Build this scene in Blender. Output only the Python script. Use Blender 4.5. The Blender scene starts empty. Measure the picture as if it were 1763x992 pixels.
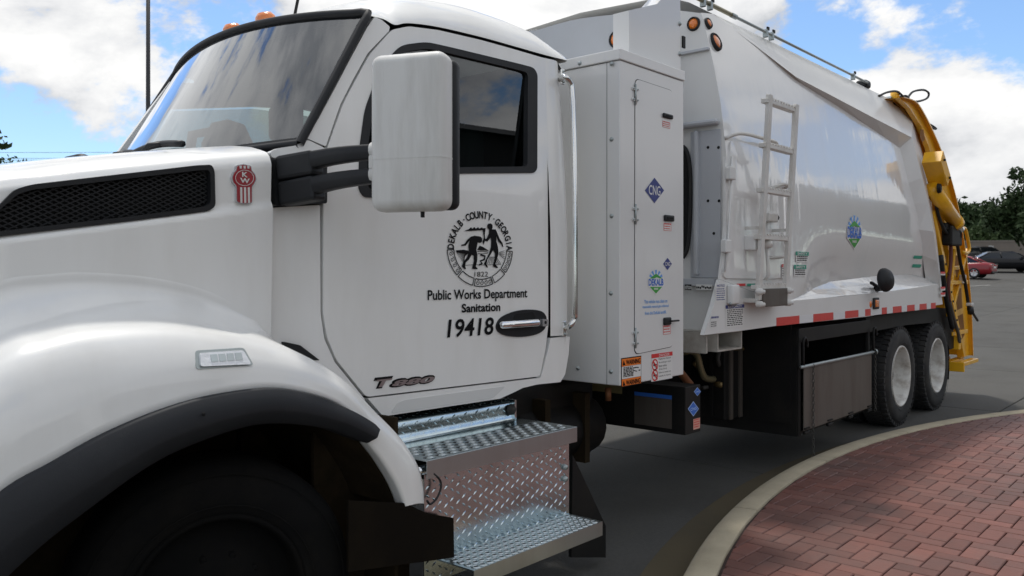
import bpy, bmesh, math, random
from mathutils import Vector, Matrix
from mathutils.geometry import delaunay_2d_cdt
random.seed(7)
SC = bpy.context.scene
COL = SC.collection
R = math.radians
# ------------------------------------------------------------------ camera
FPX, CX, CY, HC = 1450.0, 881.5, 470.0, 1.62
TH = math.atan2(1269.0, FPX)                    # angle between the view and the truck's long axis (+X = towards its rear)
fx, fy = math.cos(TH), math.sin(TH)
rx, ry = math.sin(TH), -math.cos(TH)
cam = bpy.data.cameras.new('camera')
cam.sensor_width = 36.0
cam.lens = FPX / 1763.0 * 36.0
cam.shift_y = -26.0 / 1763.0
cam.clip_start = 0.05
cam.clip_end = 6000.0
cam.dof.use_dof = True; cam.dof.focus_distance = 5.0; cam.dof.aperture_fstop = 5.6
camo = bpy.data.objects.new('camera', cam)
COL.objects.link(camo)
camo.location = (0, 0, HC)
camo.rotation_euler = (R(90), 0, math.atan2(fy, fx) - R(90))
SC.camera = camo
# ------------------------------------------------------------------ sky and sun
SUN_EL, SUN_AZ = R(70), R(62)                    # azimuth measured from +X towards +Y: behind the truck
world = bpy.data.worlds.new('World'); SC.world = world; world.use_nodes = True
nt = world.node_tree; N = nt.nodes; L = nt.links; N.clear()
def nd(t, **kw):
    n = N.new(t)
    for k, v in kw.items(): setattr(n, k, v)
    return n
def mth(op, a, b=None, c=None, clamp=False):
    n = nd('ShaderNodeMath', operation=op, use_clamp=clamp)
    for i, q in enumerate((a, b, c)):
        if q is None: continue
        if isinstance(q, (int, float)): n.inputs[i].default_value = q
        else: L.new(q, n.inputs[i])
    return n.outputs[0]
def noise(vec, scale, detail, rough, dist=0.0, lac=2.0):
    n = nd('ShaderNodeTexNoise'); n.inputs['Scale'].default_value = scale; n.inputs['Detail'].default_value = detail
    n.inputs['Roughness'].default_value = rough; n.inputs['Distortion'].default_value = dist; n.inputs['Lacunarity'].default_value = lac
    L.new(vec, n.inputs['Vector']); return n.outputs['Fac']
def ramp(val, a, b):
    n = nd('ShaderNodeMapRange', interpolation_type='SMOOTHSTEP'); n.inputs['From Min'].default_value = a; n.inputs['From Max'].default_value = b
    L.new(val, n.inputs['Value']); return n.outputs['Result']
sky = nd('ShaderNodeTexSky', sky_type='NISHITA', sun_disc=False, sun_elevation=SUN_EL, sun_rotation=R(90) - SUN_AZ,
         air_density=1.0, dust_density=0.6, ozone_density=2.0, altitude=200)
tc = nd('ShaderNodeTexCoord')
def cloudvec(off):
    m = nd('ShaderNodeMapping'); m.inputs['Location'].default_value = off; m.inputs['Scale'].default_value = (1, 1, 1.75)
    L.new(tc.outputs['Generated'], m.inputs['Vector']); return m.outputs['Vector']
CO = (33.7, 66.6, 21.7)
v0 = cloudvec(CO); v1 = cloudvec((CO[0] + .012, CO[1] + .02, CO[2] + .085))
n0 = noise(v0, 2.9, 14, .60, .15); n1 = noise(v1, 2.9, 8, .55, .15)
big = noise(v0, .9, 2, .5)
dens = mth("ADD", n0, mth("MULTIPLY", mth("SUBTRACT", big, .5), .45))
cov = ramp(dens, .42, .478)
lit = mth('MULTIPLY_ADD', mth('SUBTRACT', n0, n1), 5.6, .50, clamp=True)
thick = ramp(dens, .52, .80)
shade = mth('SUBTRACT', lit, mth('MULTIPLY', thick, .42), clamp=True)
fine = noise(v0, 9, 6, .6)
shade = mth('ADD', shade, mth('MULTIPLY', mth('SUBTRACT', fine, .5), .5), clamp=True)
cr = nd('ShaderNodeValToRGB'); L.new(shade, cr.inputs[0])
e = cr.color_ramp.elements
e[0].position, e[0].color = 0.0, (3.9, 4.05, 4.3, 1)
e[1].position, e[1].color = 1.0, (7.3, 7.28, 7.2, 1)
em = cr.color_ramp.elements.new(.5); em.color = (5.9, 5.95, 6.05, 1)
mixn = nd('ShaderNodeMix', data_type='RGBA'); L.new(cov, mixn.inputs['Factor'])
skym = nd('ShaderNodeMix', data_type='RGBA', blend_type='MULTIPLY'); skym.inputs['Factor'].default_value = 1
L.new(sky.outputs[0], skym.inputs['A']); skym.inputs['B'].default_value = (.95, 1.08, 1.20, 1)
L.new(skym.outputs['Result'], mixn.inputs['A']); L.new(cr.outputs[0], mixn.inputs['B'])
bg = nd('ShaderNodeBackground'); bg.inputs['Strength'].default_value = 0.10
L.new(mixn.outputs['Result'], bg.inputs['Color'])
wo = nd('ShaderNodeOutputWorld'); L.new(bg.outputs[0], wo.inputs[0])
sun = bpy.data.lights.new('sun', 'SUN'); sun.energy = 1.7; sun.angle = R(5); sun.color = (1, .96, .9)
suno = bpy.data.objects.new('sun', sun); COL.objects.link(suno)
sd = Vector((math.cos(SUN_EL) * math.cos(SUN_AZ), math.cos(SUN_EL) * math.sin(SUN_AZ), math.sin(SUN_EL)))
suno.rotation_euler = sd.to_track_quat('Z', 'Y').to_euler(); suno.location = (8, 8, 20)
SC.view_settings.view_transform = 'Standard'; SC.view_settings.look = 'None'
SC.view_settings.exposure = 0.52; SC.view_settings.gamma = 1.0
SC.cycles.max_bounces = 6; SC.cycles.transparent_max_bounces = 8
# ------------------------------------------------------------------ measuring: sight line of a photo pixel met with a real surface
def ray(u, v):
    a = (u - CX) / FPX
    return fx + rx * a, fy + ry * a, (CY - v) / FPX
def onY(u, v, Y):
    x, y, z = ray(u, v)
    if not callable(Y):
        t = Y / y; return Vector((x * t, Y, HC + z * t))
    yy = Y(2.5, 2.0)
    for _ in range(14):
        t = yy / y; yy = Y(x * t, HC + z * t)
    t = yy / y
    return Vector((x * t, yy, HC + z * t))
def onX(u, v, X):
    x, y, z = ray(u, v); t = X / x; return Vector((X, y * t, HC + z * t))
def onZ(u, v, Z):
    x, y, z = ray(u, v); t = (Z - HC) / z; return Vector((x * t, y * t, Z))
def onD(u, v, d):
    x, y, z = ray(u, v); return Vector((x * d, y * d, HC + z * d))
# ------------------------------------------------------------------ materials
MATS = {}
def mat(name, col, rough=.5, metal=0., coat=0., coat_rough=.05, spec=.5, var=0., vscale=8., bump=0., bscale=60., dirt=None, dirt_amt=.0, dirt_scale=3., stretch=(1, 1, 1), emit=None, objvar=0., trans=0., alpha=1.):
    if name in MATS: return MATS[name]
    m = bpy.data.materials.new(name); m.use_nodes = True
    t = m.node_tree; b = t.nodes['Principled BSDF']
    b.inputs['Base Color'].default_value = (*col, 1); b.inputs['Roughness'].default_value = rough; b.inputs['Metallic'].default_value = metal
    b.inputs['Coat Weight'].default_value = coat; b.inputs['Coat Roughness'].default_value = coat_rough; b.inputs['Specular IOR Level'].default_value = spec
    b.inputs['Transmission Weight'].default_value = trans; b.inputs['Alpha'].default_value = alpha
    tcn = t.nodes.new('ShaderNodeTexCoord'); mp = t.nodes.new('ShaderNodeMapping'); mp.inputs['Scale'].default_value = stretch
    t.links.new(tcn.outputs['Object'], mp.inputs[0]); src = None
    def nz(s, d=6, r=.6):
        n = t.nodes.new('ShaderNodeTexNoise'); n.inputs['Scale'].default_value = s; n.inputs['Detail'].default_value = d; n.inputs['Roughness'].default_value = r
        t.links.new(mp.outputs[0], n.inputs['Vector']); return n.outputs['Fac']
    def mixc(f, A, B):
        n = t.nodes.new('ShaderNodeMix'); n.data_type = 'RGBA'
        t.links.new(f, n.inputs['Factor'])
        for k, q in (('A', A), ('B', B)):
            if isinstance(q, tuple): n.inputs[k].default_value = (*q, 1)
            else: t.links.new(q, n.inputs[k])
        return n.outputs['Result']
    if var:
        src = mixc(nz(vscale), tuple(c * (1 - var) for c in col), tuple(min(1, c * (1 + var)) for c in col))
    if dirt:
        rg = t.nodes.new('ShaderNodeMapRange'); rg.inputs['From Min'].default_value = .45; rg.inputs['From Max'].default_value = .75; rg.inputs['To Max'].default_value = dirt_amt
        t.links.new(nz(dirt_scale, 8, .65), rg.inputs['Value']); src = mixc(rg.outputs[0], src or col, dirt)
    if objvar:
        oi = t.nodes.new('ShaderNodeObjectInfo'); h = t.nodes.new('ShaderNodeHueSaturation')
        a = t.nodes.new('ShaderNodeMapRange'); a.inputs['To Min'].default_value = 1 - objvar; a.inputs['To Max'].default_value = 1 + objvar
        t.links.new(oi.outputs['Random'], a.inputs['Value']); t.links.new(a.outputs[0], h.inputs['Value'])
        if src: t.links.new(src, h.inputs['Color'])
        else: h.inputs['Color'].default_value = (*col, 1)
        src = h.outputs[0]
    if src: t.links.new(src, b.inputs['Base Color'])
    if bump:
        bp = t.nodes.new('ShaderNodeBump'); bp.inputs['Strength'].default_value = 1; bp.inputs['Distance'].default_value = bump
        t.links.new(nz(bscale, 4), bp.inputs['Height']); t.links.new(bp.outputs[0], b.inputs['Normal'])
        if coat: t.links.new(bp.outputs[0], b.inputs['Coat Normal'])
    if emit: b.inputs['Emission Color'].default_value = (*emit[:3], 1); b.inputs['Emission Strength'].default_value = emit[3]
    MATS[name] = m; return m
def glass(name, tint, rough=.0, base_refl=.0, gain=1.8):
    m = bpy.data.materials.new(name); m.use_nodes = True; t = m.node_tree; t.nodes.clear()
    tr = t.nodes.new('ShaderNodeBsdfTransparent'); tr.inputs[0].default_value = (*tint, 1)
    gl = t.nodes.new('ShaderNodeBsdfGlossy'); gl.inputs['Roughness'].default_value = rough; gl.inputs[0].default_value = (.95, .97, 1, 1)
    fr = t.nodes.new('ShaderNodeFresnel'); fr.inputs[0].default_value = 1.55
    ad = t.nodes.new('ShaderNodeMath'); ad.operation = 'MULTIPLY_ADD'; ad.inputs[1].default_value = gain; ad.inputs[2].default_value = base_refl; ad.use_clamp = True
    mx = t.nodes.new('ShaderNodeMixShader'); o = t.nodes.new('ShaderNodeOutputMaterial')
    t.links.new(fr.outputs[0], ad.inputs[0]); t.links.new(ad.outputs[0], mx.inputs[0]); t.links.new(tr.outputs[0], mx.inputs[1]); t.links.new(gl.outputs[0], mx.inputs[2]); t.links.new(mx.outputs[0], o.inputs[0])
    MATS[name] = m; return m
WHITE = mat('white_truck_paint', (.84, .84, .82), .36, coat=.8, coat_rough=.04, var=.03, vscale=3, dirt=(.50, .47, .41), dirt_amt=.22, dirt_scale=2.6, stretch=(1, 1, .22), bump=.0012, bscale=2.2)
GLOSSW = mat('glossy_white_body_paint', (.77, .765, .75), .3, coat=1., coat_rough=.03, bump=.009, bscale=1.5, dirt=(.6, .59, .56), dirt_amt=.10, dirt_scale=2.2, stretch=(1.1, 1, .22))
FLATW = mat('flat_white_body_paint', (.73, .73, .715), .42, coat=.35, coat_rough=.12, bump=.002, bscale=2, dirt=(.5, .48, .44), dirt_amt=.16, dirt_scale=2.2, stretch=(1, 1, .5))
CABW = mat('white_cabinet_paint', (.72, .72, .71), .34, coat=.6, coat_rough=.08, bump=.003, bscale=1.6, dirt=(.5, .49, .46), dirt_amt=.1, dirt_scale=2.5, stretch=(1, 1, .4))
GREYP = mat('grey_bulkhead_paint', (.48, .50, .53), .45, coat=.25, coat_rough=.15, dirt=(.36, .36, .36), dirt_amt=.25, dirt_scale=2.4)
MIRW = mat('scuffed_white_plastic', (.66, .655, .63), .5, coat=.15, var=.03, vscale=5, dirt=(.34, .32, .28), dirt_amt=.42, dirt_scale=6, stretch=(2.2, 2.2, .3), bump=.0006, bscale=120)
BLK = mat('black_plastic', (.014, .015, .017), .5, spec=.3, var=.15, bump=.0006, bscale=220, dirt=(.05, .05, .05), dirt_amt=.25, dirt_scale=5)
TRIM = mat('charcoal_fender_plastic', (.021, .023, .027), .6, spec=.3, var=.1, bump=.0007, bscale=260, dirt=(.07, .07, .07), dirt_amt=.3, dirt_scale=3)
GAP = mat('dark_gap', (.006, .006, .006), .9)
RUB = mat('tyre_rubber', (.016, .016, .017), .72, var=.25, vscale=7, dirt=(.07, .065, .055), dirt_amt=.55, dirt_scale=5, bump=.001, bscale=60)
FRAMEB = mat('black_chassis_paint', (.008, .008, .008), .55, spec=.25, dirt=(.03, .026, .02), dirt_amt=.4, dirt_scale=4)
LINER = mat('dusty_wheel_well', (.026, .019, .011), .9, spec=.1, dirt=(.075, .052, .028), dirt_amt=.6, dirt_scale=4)
CHROME = mat('chrome', (.82, .83, .85), .08, metal=1)
STEEL = mat('stainless_tube', (.72, .72, .70), .16, metal=1, bump=.0004, bscale=30, stretch=(1, 1, .1))
ALU = mat('aluminium_plate', (.60, .70, .73), .2, metal=1, var=.1, vscale=14, dirt=(.25, .23, .2), dirt_amt=.4, dirt_scale=6, bump=.0012, bscale=8)
BRUSH = mat('brushed_aluminium', (.50, .56, .575), .36, metal=1, bump=.0004, bscale=90, stretch=(1, 1, .06), dirt=(.3, .28, .26), dirt_amt=.3, dirt_scale=5)
LADD = mat('cream_ladder_paint', (.66, .65, .62), .5, dirt=(.34, .28, .2), dirt_amt=.35, dirt_scale=7)
YEL = mat('yellow_tailgate_paint', (.86, .45, .012), .38, coat=.4, dirt=(.36, .16, .03), dirt_amt=.35, dirt_scale=4)
RED = mat('red_print', (.62, .03, .03), .5)
REDR = mat('red_reflector', (.60, .045, .035), .4, var=.1, vscale=30)
WTAPE = mat('white_reflector', (.70, .71, .72), .35, bump=.0005, bscale=300)
INK = mat('black_print', (.008, .008, .009), .6, spec=.12)
BLUE = mat('blue_print', (.03, .14, .55), .5)
NAVY = mat('navy_print', (.045, .06, .22), .5)
SKYB = mat('light_blue_print', (.12, .33, .72), .5)
GREEN = mat('green_print', (.05, .33, .05), .5)
TEAL = mat('teal_print', (.02, .30, .20), .5)
ORANGE = mat('orange_print', (.85, .20, .015), .5)
PAPER = mat('white_sticker', (.72, .72, .70), .5)
AMBER = mat('amber_lens', (.80, .20, .012), .18, coat=1, bump=.003, bscale=90)
CLEAR = mat('clear_lamp_lens', (.80, .82, .85), .1, coat=1, bump=.004, bscale=60)
GRIM = mat('grimy_tin_panel', (.13, .115, .10), .45, metal=.35, dirt=(.06, .035, .025), dirt_amt=.6, dirt_scale=6, stretch=(1, 1, .2))
BRONZE = mat('bronze_tube', (.28, .25, .15), .4, metal=.6, var=.2)
GALV = mat('galvanised_conduit', (.36, .40, .40), .4, metal=.6, var=.2)
BADGE = mat('badge_red_enamel', (.33, .012, .022), .25, coat=.8)
SILV = mat('badge_silver', (.6, .6, .62), .25, metal=.7)
EMBL = mat('emblem_grey_chrome', (.42, .36, .36), .3, metal=.7)
RIMW = mat('white_steel_rim', (.66, .65, .61), .42, coat=.2, dirt=(.20, .14, .09), dirt_amt=.8, dirt_scale=7)
SEAT = mat('grey_seat_cloth', (.035, .037, .04), .9)
WSG = glass('windscreen_glass', (.24, .34, .325), 0, .03, 2.3)
SDG = glass('side_window_glass', (.34, .46, .44), 0, .02, 1.7)
DRIM = mat('shaded_dirty_front_rim', (.006, .006, .006), .85, spec=.1, dirt=(.012, .01, .008), dirt_amt=.6, dirt_scale=6)  # near-black copy of the rim: wheel arch shade put into the colour, dirt over it
BROWNFLAP = mat('shaded_dirty_mud_flap', (.010, .008, .006), .9, spec=.05, dirt=(.02, .015, .009), dirt_amt=.6)  # dirty brown taken almost to black, wheel well shade included in the colour
# ------------------------------------------------------------------ object helpers
WM = {}
def link(name, data, parent=None, M=None):
    o = bpy.data.objects.new(name, data); COL.objects.link(o)
    M = M or Matrix.Identity(4)
    if parent is not None:
        o.parent = parent; o.matrix_basis = WM[parent.name].inverted() @ M
    else: o.matrix_basis = M
    WM[o.name] = M.copy(); return o
def tag(o, label=None, cat=None, group=None, kind=None):
    if label: o['label'] = label
    if cat: o['category'] = cat
    if group: o['group'] = group
    if kind: o['kind'] = kind
    return o
def thing(name, label, cat, loc=(0, 0, 0), rz=0, group=None):
    o = link(name, None, None, Matrix.Translation(loc) @ Matrix.Rotation(rz, 4, 'Z'))
    return tag(o, label, cat, group)
def cr_smooth(pts, n=6, closed=False):
    pts = [Vector(p) for p in pts]; out = []; m = len(pts)
    rng = range(m if closed else m - 1)
    for i in rng:
        p0 = pts[(i - 1) % m] if closed or i > 0 else pts[0] * 2 - pts[1]
        p1 = pts[i]; p2 = pts[(i + 1) % m]
        p3 = pts[(i + 2) % m] if closed or i + 2 < m else p2 * 2 - p1
        for k in range(n):
            t = k / n
            out.append(.5 * ((2 * p1) + (p2 - p0) * t + (2 * p0 - 5 * p1 + 4 * p2 - p3) * t * t + (3 * p1 - p0 - 3 * p2 + p3) * t ** 3))
    if not closed: out.append(pts[-1])
    return out
def rounded(pts, r, n=4):
    """round the corners of a closed 2D polygon"""
    pts = [Vector(p[:2]) for p in pts]; out = []; m = len(pts)
    for i in range(m):
        a, b, c = pts[i - 1], pts[i], pts[(i + 1) % m]
        da, dc = (a - b), (c - b); la, lc = da.length, dc.length
        q = min(r, la * .45, lc * .45)
        A = b + da / la * q; C = b + dc / lc * q
        for k in range(n + 1):
            t = k / n; out.append(A * (1 - t) ** 2 + b * 2 * t * (1 - t) + C * t * t)
    return out
def inside(p, poly):
    x, y = p[0], p[1]; c = False; j = len(poly) - 1
    for i in range(len(poly)):
        xi, yi = poly[i][0], poly[i][1]; xj, yj = poly[j][0], poly[j][1]
        if (yi > y) != (yj > y) and x < (xj - xi) * (y - yi) / (yj - yi) + xi: c = not c
        j = i
    return c
_FONT = {}
def glyphs(s, shear=0., bold=0., spacing=1.0):
    key = (s, shear, bold, spacing)
    if key in _FONT: return _FONT[key]
    cu = bpy.data.curves.new('t', 'FONT'); cu.body = s; cu.shear = shear; cu.offset = bold; cu.space_character = spacing; cu.resolution_u = 3
    ob = bpy.data.objects.new('t', cu); COL.objects.link(ob)
    dg = bpy.context.evaluated_depsgraph_get(); me = bpy.data.meshes.new_from_object(ob.evaluated_get(dg))
    vs = [tuple(v.co[:2]) for v in me.vertices]; fs = [tuple(p.vertices) for p in me.polygons]
    bpy.data.objects.remove(ob); bpy.data.curves.remove(cu); bpy.data.meshes.remove(me)
    _FONT[key] = (vs, fs); return vs, fs
class MB:
    def __init__(s): s.v = []; s.f = []; s.m = []; s.sm = []; s.mats = []
    def mi(s, m):
        if m not in s.mats: s.mats.append(m)
        return s.mats.index(m)
    def add(s, vs, fs, m, smooth=False):
        o = len(s.v); s.v += [tuple(v) for v in vs]; k = s.mi(m)
        for f in fs: s.f.append(tuple(i + o for i in f)); s.m.append(k); s.sm.append(smooth)
        return s
    def build(s, name, parent=None, M=None, label=None):
        me = bpy.data.meshes.new(name); me.from_pydata(s.v, [], s.f)
        for m in s.mats: me.materials.append(m)
        me.polygons.foreach_set('material_index', s.m); me.polygons.foreach_set('use_smooth', s.sm); me.update()
        o = link(name, me, parent, M)
        if label: o['label'] = label
        return o
    def bm(s, b, m, smooth=False):
        b.verts.index_update()
        s.add([v.co[:] for v in b.verts], [[v.index for v in f.verts] for f in b.faces], m, smooth); b.free(); return s
    def box(s, x0, x1, y0, y1, z0, z1, m, r=0., seg=2, M=None, smooth=None):
        b = bmesh.new(); bmesh.ops.create_cube(b, size=1)
        for v in b.verts: v.co = Vector(((x0 + x1) / 2 + v.co.x * (x1 - x0), (y0 + y1) / 2 + v.co.y * (y1 - y0), (z0 + z1) / 2 + v.co.z * (z1 - z0)))
        if r: bmesh.ops.bevel(b, geom=list(b.edges), offset=r, segments=seg, affect='EDGES', profile=.5, clamp_overlap=True)
        if M:
            for v in b.verts: v.co = M @ v.co
        bmesh.ops.recalc_face_normals(b, faces=list(b.faces))
        return s.bm(b, m, bool(r) and seg > 2 if smooth is None else smooth)
    def obox(s, a, b_, w, h, m, up=(0, 0, 1), r=0.):
        """beam from a to b with width w and height h (along up)"""
        a, b_ = Vector(a), Vector(b_); d = (b_ - a); ln = d.length; d.normalize(); up = Vector(up)
        sd_ = d.cross(up); sd_.normalize(); up = sd_.cross(d)
        M = Matrix((( d.x, sd_.x, up.x, a.x), (d.y, sd_.y, up.y, a.y), (d.z, sd_.z, up.z, a.z), (0, 0, 0, 1)))
        return s.box(0, ln, -w / 2, w / 2, -h / 2, h / 2, m, r, 2, M)
    def tube(s, path, rad, m, n=8, caps=True, flat=1.0):
        path = [Vector(p) for p in path]; vs = []; fs = []
        t0 = (path[1] - path[0]).normalized(); nrm = t0.orthogonal().normalized()
        for i, p in enumerate(path):
            t = (path[min(i + 1, len(path) - 1)] - path[max(i - 1, 0)]).normalized()
            nrm = (nrm - t * nrm.dot(t)).normalized(); bn = t.cross(nrm)
            rr = rad[i] if isinstance(rad, (list, tuple)) else rad
            for k in range(n):
                a = 2 * math.pi * k / n; vs.append(p + (nrm * math.cos(a) + bn * math.sin(a) * flat) * rr)
        for i in range(len(path) - 1):
            for k in range(n): fs.append((i * n + k, i * n + (k + 1) % n, (i + 1) * n + (k + 1) % n, (i + 1) * n + k))
        if caps: fs.append(tuple(reversed(range(n)))); fs.append(tuple(range((len(path) - 1) * n, len(path) * n)))
        return s.add(vs, fs, m, n > 5)
    def lathe(s, prof, c, ax, m, n=32, smooth=True, closed=False):
        """profile of (radius, offset along ax)"""
        ax = Vector(ax).normalized(); p = ax.orthogonal().normalized(); q = ax.cross(p); c = Vector(c); vs = []; fs = []
        for (r_, h) in prof:
            for k in range(n):
                a = 2 * math.pi * k / n; vs.append(c + ax * h + (p * math.cos(a) + q * math.sin(a)) * r_)
        w = len(prof)
        for i in range(w - (0 if closed else 1)):
            j = (i + 1) % w
            for k in range(n): fs.append((i * n + k, i * n + (k + 1) % n, j * n + (k + 1) % n, j * n + k))
        return s.add(vs, fs, m, smooth)
    def grid(s, rows, m, smooth=True, skip=None):
        w = len(rows[0]); vs = [p for r_ in rows for p in r_]; fs = []
        for i in range(len(rows) - 1):
            for k in range(w - 1):
                q = (i * w + k, i * w + k + 1, (i + 1) * w + k + 1, (i + 1) * w + k)
                if skip and skip(sum((Vector(vs[j]) for j in q), Vector()) / 4): continue
                fs.append(q)
        return s.add(vs, fs, m, smooth)
    def sheet(s, outline, Yf, m, holes=(), grid=0., thick=.02, side=1, off=0., smooth=True):
        """panel whose outline is given in (X, Z), lying on the surface Y = Yf(X, Z), with real thickness"""
        F = Yf if callable(Yf) else (lambda X, Z, q=Yf: q)
        loops = [[Vector(p[:2]) for p in outline]] + [[Vector(p[:2]) for p in h] for h in holes]
        vs = []; ed = []
        for lp in loops:
            o = len(vs); vs += lp; ed += [(o + i, o + (i + 1) % len(lp)) for i in range(len(lp))]
        if grid:
            xs = [p.x for p in loops[0]]; zs = [p.y for p in loops[0]]
            x = min(xs) + grid * .5
            while x < max(xs):
                z = min(zs) + grid * .5
                while z < max(zs):
                    p = Vector((x, z))
                    if inside(p, loops[0]) and not any(inside(p, h) for h in loops[1:]): vs.append(p)
                    z += grid
                x += grid
        r_ = delaunay_2d_cdt(vs, ed, [], 0, 1e-5); pv, pf = r_[0], r_[2]
        tri = []
        for f in pf:
            c = sum((pv[i] for i in f), Vector((0, 0))) / len(f)
            if inside(c, loops[0]) and not any(inside(c, h) for h in loops[1:]): tri.append(tuple(f))
        n = len(pv); front = [Vector((p.x, F(p.x, p.y) + off * side, p.y)) for p in pv]; back = [p + Vector((0, thick * side, 0)) for p in front]
        cnt = {}
        for f in tri:
            for i in range(3):
                a, b = f[i], f[(i + 1) % 3]; cnt[(a, b)] = cnt.get((a, b), 0) + 1
        s.add(front, tri if side > 0 else [t[::-1] for t in tri], m, smooth)
        if thick:
            s.add(back, [t[::-1] for t in tri] if side > 0 else tri, m, smooth)
            bd = [e for e in cnt if (e[1], e[0]) not in cnt]; vv = []; ff = []
            for a, b in bd:
                o = len(vv); vv += [front[b], front[a], back[a], back[b]]; ff.append((o, o + 1, o + 2, o + 3) if side > 0 else (o + 3, o + 2, o + 1, o))
            s.add(vv, ff, m, False)
        return s
    def text(s, st, x0, x1, z0, z1, Yf, m, off=.003, shear=0., bold=0., spacing=1.):
        """lettering filling the box x0..x1, z0..z1 on the surface"""
        F = Yf if callable(Yf) else (lambda X, Z, q=Yf: q)
        vs, fs = glyphs(st, shear, bold, spacing)
        a0 = min(v[0] for v in vs); a1 = max(v[0] for v in vs); b0 = min(v[1] for v in vs); b1 = max(v[1] for v in vs)
        out = []
        for (a, b) in vs:
            X = x0 + (a - a0) / (a1 - a0) * (x1 - x0); Z = z0 + (b - b0) / (b1 - b0) * (z1 - z0); out.append((X, F(X, Z) - off, Z))
        return s.add(out, fs, m)
    def rect(s, x0, x1, z0, z1, Y, m, thick=.001):
        return s.box(x0, x1, Y - thick, Y, z0, z1, m)
def px(pts, Yf): return [(lambda p: (p.x, p.z))(onY(u, v, Yf)) for (u, v) in pts]
def pxs(pts, Yf, n=4, closed=True): return px(cr_smooth([(a, b, 0) for a, b in pts], n, closed), Yf) if False else px([(p.x, p.y) for p in cr_smooth([(a, b, 0) for a, b in pts], n, closed)], Yf)
def bx(u0, v0, u1, v1, Yf):
    a = onY(u0, v0, Yf); b = onY(u1, v1, Yf); return min(a.x, b.x), max(a.x, b.x), min(a.z, b.z), max(a.z, b.z)
# ------------------------------------------------------------------ ground, road slabs, kerb, brick plaza
def gh(d):
    if d < 14: return 0.
    if d < 70: return .00077 * (d - 14) ** 2
    h70 = .00077 * 56 ** 2
    return h70 + .03 * min(d - 70, 60) + .004 * max(0, d - 130)
def GZ(x, y): return gh(x * fx + y * fy)
ASPH = mat('grey_road_concrete', (.066, .064, .058), .88, var=.34, vscale=38, bump=.004, bscale=120, dirt=(.036, .033, .028), dirt_amt=.75, dirt_scale=.9, objvar=.08)
GROUND = mat('ground_dirt', (.07, .068, .063), .95, var=.2, vscale=.5)
KERBM = mat('kerb_concrete', (.42, .365, .26), .9, var=.16, vscale=6, bump=.0015, bscale=70, dirt=(.22, .19, .13), dirt_amt=.5, dirt_scale=2.4, objvar=.06)
MORT = mat('joint_sand', (.05, .032, .027), .95, var=.3, vscale=30)
LINE = mat('worn_white_line_paint', (.38, .38, .36), .8, var=.15, vscale=6, dirt=(.2, .2, .19), dirt_amt=.7, dirt_scale=3)
BRICKM = mat('red_paving_brick', (.155, .058, .043), .6, var=.25, vscale=11, bump=.0022, bscale=45, dirt=(.10, .066, .057), dirt_amt=.85, dirt_scale=1.3, objvar=.24)
gp_ = BRICKM.node_tree.nodes.new('ShaderNodeNewGeometry'); mp_ = [n for n in BRICKM.node_tree.nodes if n.type == 'MAPPING'][0]; BRICKM.node_tree.links.new(gp_.outputs['Position'], mp_.inputs[0])
mb = MB(); rows = []
for d in [-60, -30, -12, 0, 8, 14, 18, 22, 26, 30, 36, 42, 48, 54, 60, 65, 70, 85, 100, 115, 130, 200, 400, 900, 2500]:
    rows.append([(fx * d + rx * w, fy * d + ry * w, gh(d) - .035) for w in [-2500, -900, -300, -120, -60, -30, -15, -5, 5, 15, 30, 60, 120, 300, 900, 2500]])
mb.grid(rows, GROUND); g = mb.build('ground'); tag(g, kind='structure')
road = link('road', None, None, Matrix.Identity(4)); tag(road, kind='structure')
JX = [6.45 + 4.69 * k for k in range(-4, 13)]; JY = [-2.4 + 4.6 * k for k in range(-1, 13)]
for i in range(len(JX) - 1):
    for j in range(len(JY) - 1):
        x0, x1, y0, y1 = JX[i] + .008, JX[i + 1] - .008, JY[j] + .008, JY[j + 1] - .008
        cxx, cyy = (x0 + x1) / 2, (y0 + y1) / 2
        if cxx * fx + cyy * fy < -8 or abs(cxx * rx + cyy * ry) > (cxx * fx + cyy * fy) * .8 + 7: continue
        m_ = MB(); c = [(x0, y0), (x1, y0), (x1, y1), (x0, y1)]; e_ = .006
        top = [(x + (e_ if k in (0, 3) else -e_), y + (e_ if k < 2 else -e_), GZ(x, y)) for k, (x, y) in enumerate(c)]
        mid = [(x, y, GZ(x, y) - .006) for x, y in c]; bot = [(x, y, GZ(x, y) - .05) for x, y in c]
        m_.add(top + mid + bot, [(0, 1, 2, 3)] + [(a + 4, (a + 1) % 4 + 4, (a + 1) % 4, a) for a in range(4)] + [(a + 8, (a + 1) % 4 + 8, (a + 1) % 4 + 4, a + 4) for a in range(4)], ASPH)
        m_.build('slab', road)
def ground_line(u0, v0, u1, v1, w):
    def hit(u, v):
        t = 10.
        for _ in range(60):
            x, y, z = ray(u, v); zz = GZ(x * t, y * t); t += ((HC + z * t) - zz) / .06 * .5
        return Vector((x * t, y * t, 0))
    a, b = hit(u0, v0), hit(u1, v1); d = (b - a).normalized(); n = Vector((-d.y, d.x, 0)) * w / 2
    q = [a - n, b - n, b + n, a + n]
    MB().add([(p.x, p.y, GZ(p.x, p.y) + .006) for p in q], [(0, 1, 2, 3)], LINE).build('parking_line', road)
ground_line(1655, 494, 1705, 491, .13); ground_line(1735, 500, 1790, 496.5, .13)
KC = Vector((6.865, -6.40)); RB, RR = 8.925, 9.085
kerb = link('kerb', None, None, Matrix.Identity(4)); tag(kerb, kind='structure')
da = 1.72 / RR; a_ = R(178)
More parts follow.
